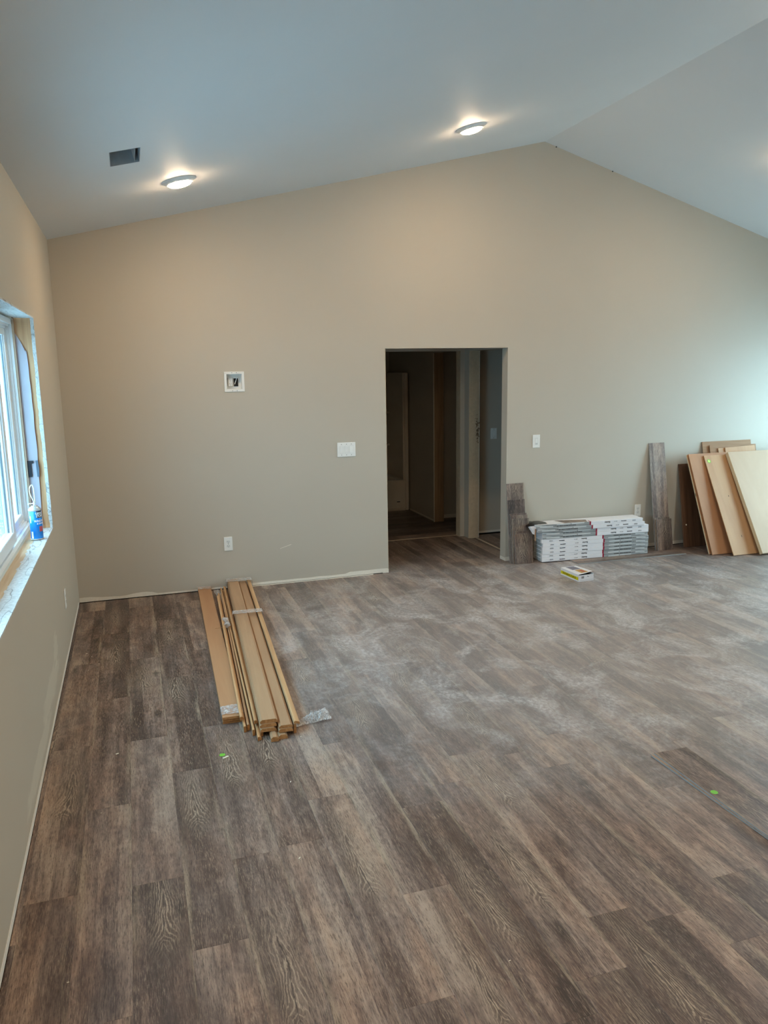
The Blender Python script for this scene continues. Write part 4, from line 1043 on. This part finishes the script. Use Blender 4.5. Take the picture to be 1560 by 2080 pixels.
stand(5.644, 0.182, 0.325, -0.212, -0.158, 'front short plank at the foot of the tall leaning plank', None, 0.004)

# boards leaning at the right
lean('wall_panel', 6.10, 0.40, -0.175, -0.022, 0.857, 0.012, 'walnut', 'dark walnut-grained panel leaning behind the brown boards', 'panel')
lean('cardboard_sheet', 6.505, 0.63, -0.26, -0.008, 1.075, 0.006, 'cardboard', 'tallest brown sheet at the back of the leaning boards', 'sheet', None, 0.0, 0.0)
lean('cardboard_sheet', 6.545, 0.60, -0.29, -0.035, 1.035, 0.006, 'cardboard', 'second brown sheet at the back, slightly lower', 'sheet', None, 0.0, 0.02)
lean('plywood_sheet', 6.41, 0.10, -0.34, -0.055, 1.005, 0.006, 'hardboard2', 'narrow tan board peeking above the brown boards', 'sheet')
lean('plywood_sheet', 6.66, 0.385, -0.36, -0.068, 1.015, 0.008, 'hardboard2', 'tan board with a slanting top behind the cream panel', 'sheet', None, 0.0, -0.03)
lean('hardboard_panel', 6.36, 0.86, -0.515, -0.100, 0.955, 0.014, 'hardboard', 'brown board with a pale left edge behind the leaning boards', 'panel', None, 0, 0, 0.0012, 'edge_pale')
lean('hardboard_panel', 6.39, 0.90, -0.55, -0.114, 0.965, 0.010, 'hardboard', 'wide smooth brown board leaning left of the stickered one', 'panel')
sb = lean('hardboard_panel', 6.51, 0.80, -0.65, -0.138, 0.945, 0.009, 'hardboard2', 'brown board with a green sticker leaning left of the cream panel', 'panel')
cp = lean('cream_panel', 6.86, 0.96, -0.74, -0.175, 0.955, 0.042, 'cream', 'thick cream panel leaning at the right frame edge', 'panel', None, 0, 0, 0.002, 'edge_pale')
def disc(name, r, mt_, parent=None, loc=(0, 0, 0), rot=(0, 0, 0), t_=0.0006):
    return MB().lathe([(r, 0), (r, t_)], M[mt_], 24).build(name, parent, loc, rot)
def on_panel(p, lx, lz, r, mt_, name):
    o = disc(name, r, mt_, p, (lx, -0.0002, lz), (math.pi/2, 0, 0)); return o
on_panel(sb, -0.355, 1.01, 0.020, 'green', 'round_sticker')['label'] = 'round green sticker'
on_panel(sb, -0.355, 1.01, 0.013, 'greenpale', 'sticker_centre').location.y = -0.0009
for (lx, lz, w_, h_) in ((-0.245, 0.62, 0.003, 0.016), (-0.235, 0.19, 0.0025, 0.02)):
    MB().box(lx-w_, lx+w_, -0.0006, 0.0004, lz-h_/2, lz+h_/2, M['slot']).build('gouge', sb)
wpn = bpy.data.objects['wall_panel']; on_panel(wpn, -0.155, 0.235, 0.008, 'scrap', 'white_plug')
MB().box(-0.432, -0.429, -0.001, 0.003, 0.60, 0.63, M['slot']).build('gouge', bpy.data.objects['hardboard_panel'])

# ------------------------------------------------------------------ small yellow-white box on the floor
A, B = Vector((4.176, -0.928)), Vector((4.334, -0.922)); ang = math.atan2((B-A).y, (B-A).x)
e = empty('carton_box', (A.x, A.y, 0.0005), 'small white and yellow carton lying open on the floor by the boxes', 'box', None, (0, 0, ang))
SX, SY, SZ = 0.158, 0.285, 0.066; c = M['card']
m = MB().box(0, 0.0015, 0, SY, 0, SZ, c).box(SX-0.0015, SX, 0, SY, 0, SZ, c).box(0, SX, SY-0.0015, SY, 0, SZ, c).box(0, SX, 0, 0.0015, 0, SZ-0.006, c).box(0, SX, 0, SY, 0, 0.0015, c)
m.build('carton', e)
m = MB(); pts = [(0, 0.004, SZ), (SX*0.5, 0.010, SZ+0.006), (SX+0.006, 0.03, SZ+0.012), (SX+0.002, SY, SZ+0.001), (0, SY, SZ)]
m.poly(pts, c); m.poly([(x, y, z-0.0015) for x, y, z in pts], c, True)
lid = m.build('lid', e)
mi_ = MB(); mi_.box(0.004, SX-0.004, 0.004, SY-0.004, 0.002, 0.045, M['slot']); mi_.build('contents', e)
MB().poly([(SX, 0.0, 0.06), (SX+0.012, 0.01, 0.035), (SX+0.012, 0.05, 0.04), (SX, 0.06, SZ)], M['cardboard']).build('side_flap', e)
m = MB().box(-0.0006, 0.0003, 0.004, SY-0.004, 0.014, 0.042, M['pyellow']); yb = m.build('yellow_band', e)
tx = text_mesh('FLOORING STAPLES', 0.022, M['pbrown'], squeeze=1.05, bold=0.0006)
o = link('lettering', tx, e, (-0.0012, SY/2, 0.028)); o.rotation_euler = (math.pi/2, 0, -math.pi/2)
# lid art
def lidquad(x0, x1, y0, y1, mt_, nm, dz=0.0012):
    f = lambda x, y: (x, y, SZ+dz+(0.012*(x/SX) if y < 0.03 else 0.012*(x/SX)*(1-(y-0.03)/(SY-0.03))))
    MB().poly([f(x0, y0), f(x1, y0), f(x1, y1), f(x0, y1)], M[mt_]).build(nm, lid)
lidquad(0.040, 0.125, 0.155, 0.270, 'pwin', 'picture', 0.0016)
lidquad(0.050, 0.120, 0.030, 0.140, 'pgold', 'picture', 0.0016)
lidquad(0.080, 0.105, 0.050, 0.120, 'canred', 'picture', 0.0022)
m = MB()
for k in range(7): m.box(0.030+0.004*k, 0.0318+0.004*k, -0.0006, 0.001, 0.028, 0.048, M['ptext'])
m.build('bar_marks', e)
m = MB().poly([(0.085, -0.0006, 0.047), (0.095, -0.0006, 0.048), (0.108, -0.0006, 0.041), (0.098, -0.0006, 0.041)], M['ptext']); m.build('printed_mark', e)
MB().box(0.02, 0.145, -0.0006, 0.0008, 0.0125, 0.0138, M['pmid']).build('printed_line', e)

# ------------------------------------------------------------------ small debris
tag(disc('round_sticker', 0.015, 'green', None, (0.829, -3.050, 0.0006)), 'green sticker on the floor in front of the trim bundle', 'sticker')
tag(MB().box(-0.016, 0.016, -0.004, 0.004, 0, 0.004, M['scrap']).build('wood_scrap', None, (0.842, -3.085, 0.001), (0, 0, 0.5)), 'tiny pale scrap touching the green floor sticker', 'scrap')
tag(disc('round_sticker', 0.016, 'green', None, (2.852, -4.165, 0.0156)), 'bright green sticker on the loose plank at right', 'sticker')
tag(MB().box(-0.03, 0.03, -0.0012, 0.0012, 0, 0.002, M['casing_light']).build('wood_sliver', None, (1.02, -1.20, 0.0448), (0, 0, -0.1)), 'pale wood sliver lying across the flat tan boards', 'sliver')
for k, (x, y, s_, a, where) in enumerate(((0.115, -1.29, 0.011, 0.3, 'near the left wall foot, largest'), (0.15, -1.36, 0.006, 1, 'near the left wall foot, smaller'), (0.33, -2.86, 0.014, 0.4, 'thin, on the floor left of the sticker'),
        (0.27, -3.40, 0.007, 0, 'on the floor low at left'), (0.14, -1.62, 0.005, 0.6, 'by the left wall past the crumbs'), (0.36, -1.33, 0.005, 0, 'between left wall and boards'),
        (1.10, -3.42, 0.010, 1.2, 'in front of the wide casings'), (1.02, -4.0, 0.012, 0.9, 'in the middle foreground'), (0.20, -4.38, 0.007, 0, 'in the left foreground'), (1.55, -4.75, 0.006, 0.2, 'in the low foreground centre'),
        (1.24, -2.99, 0.008, 0.6, 'right beside the casing ends'))):
    tag(MB().box(-s_/2, s_/2, -s_/6, s_/6, 0, s_/5, M['scrap']).build('paper_scrap', None, (x, y, 0.0006), (0, 0, a)), 'tiny white crumb '+where, 'scrap', 'white crumbs on the floor')

# ------------------------------------------------------------------ outdoors and unseen glazing
struct(MB().box(-60, -0.25, -50, 40, -0.6, -0.5, M['snow']).box(XR+0.25, 60, -50, 40, -0.6, -0.5, M['snow']).box(-0.25, XR+0.25, -50, YF-0.3, -0.6, -0.5, M['snow']).build('ground'))
def glazing(name, axis, at, a0, a1, z0, z1, n):
    e = struct(empty(name, (0, 0, 0), 'x', 'x')); del e['category']; e['label'] = 'white framed glazing outside the view'
    m = MB(); t_ = 0.05
    def bx(p0, p1, q0, q1):
        if axis == 'x': m.box(at, at+0.06, p0, p1, q0, q1, V)
        else: m.box(p0, p1, at, at+0.06, q0, q1, V)
    for k in range(n+1):
        c = a0+t_/2+(a1-a0-t_)*k/n; bx(c-t_/2, c+t_/2, z0, z1)
    bx(a0, a1, z0, z0+t_); bx(a0, a1, z1-t_, z1)
    m.build('window_frame', e)
    for k in range(n):
        c0 = a0+t_+(a1-a0-t_)*k/n; c1 = a0+(a1-a0-t_)*(k+1)/n
        p = MB()
        if axis == 'x': p.box(at+0.028, at+0.032, c0, c1, z0+t_, z1-t_, M['glass'])
        else: p.box(c0, c1, at+0.028, at+0.032, z0+t_, z1-t_, M['glass'])
        p.build('pane', e)
glazing('window_2', 'x', XR+0.10, RY0, RY1, RZ0, RZ1, 2)
glazing('window_3', 'y', YF-0.14, 5.2, 6.8, 0.9, 2.15, 2)
# daylight portals in the real openings (they only guide sampling of the sky)
def portal(loc, rot, sx_, sy_):
    l = bpy.data.lights.new('window_portal', 'AREA'); l.shape = 'RECTANGLE'; l.size = sx_; l.size_y = sy_
    l.cycles.is_portal = True
    o = bpy.data.objects.new('window_portal', l); COL.objects.link(o); o.location = loc; o.rotation_euler = rot
hp = math.pi/2
portal((-0.205, (WY0+WY1)/2, (WZ0+WZ1)/2), (0, -hp, 0), WZ1-WZ0, WY1-WY0)
portal((XR+0.205, (RY0+RY1)/2, (RZ0+RZ1)/2), (0, hp, 0), RZ1-RZ0, RY1-RY0)
portal((6.0, YF-0.205, 1.525), (hp, 0, 0), 1.6, 1.25)
print('planks', nplank)
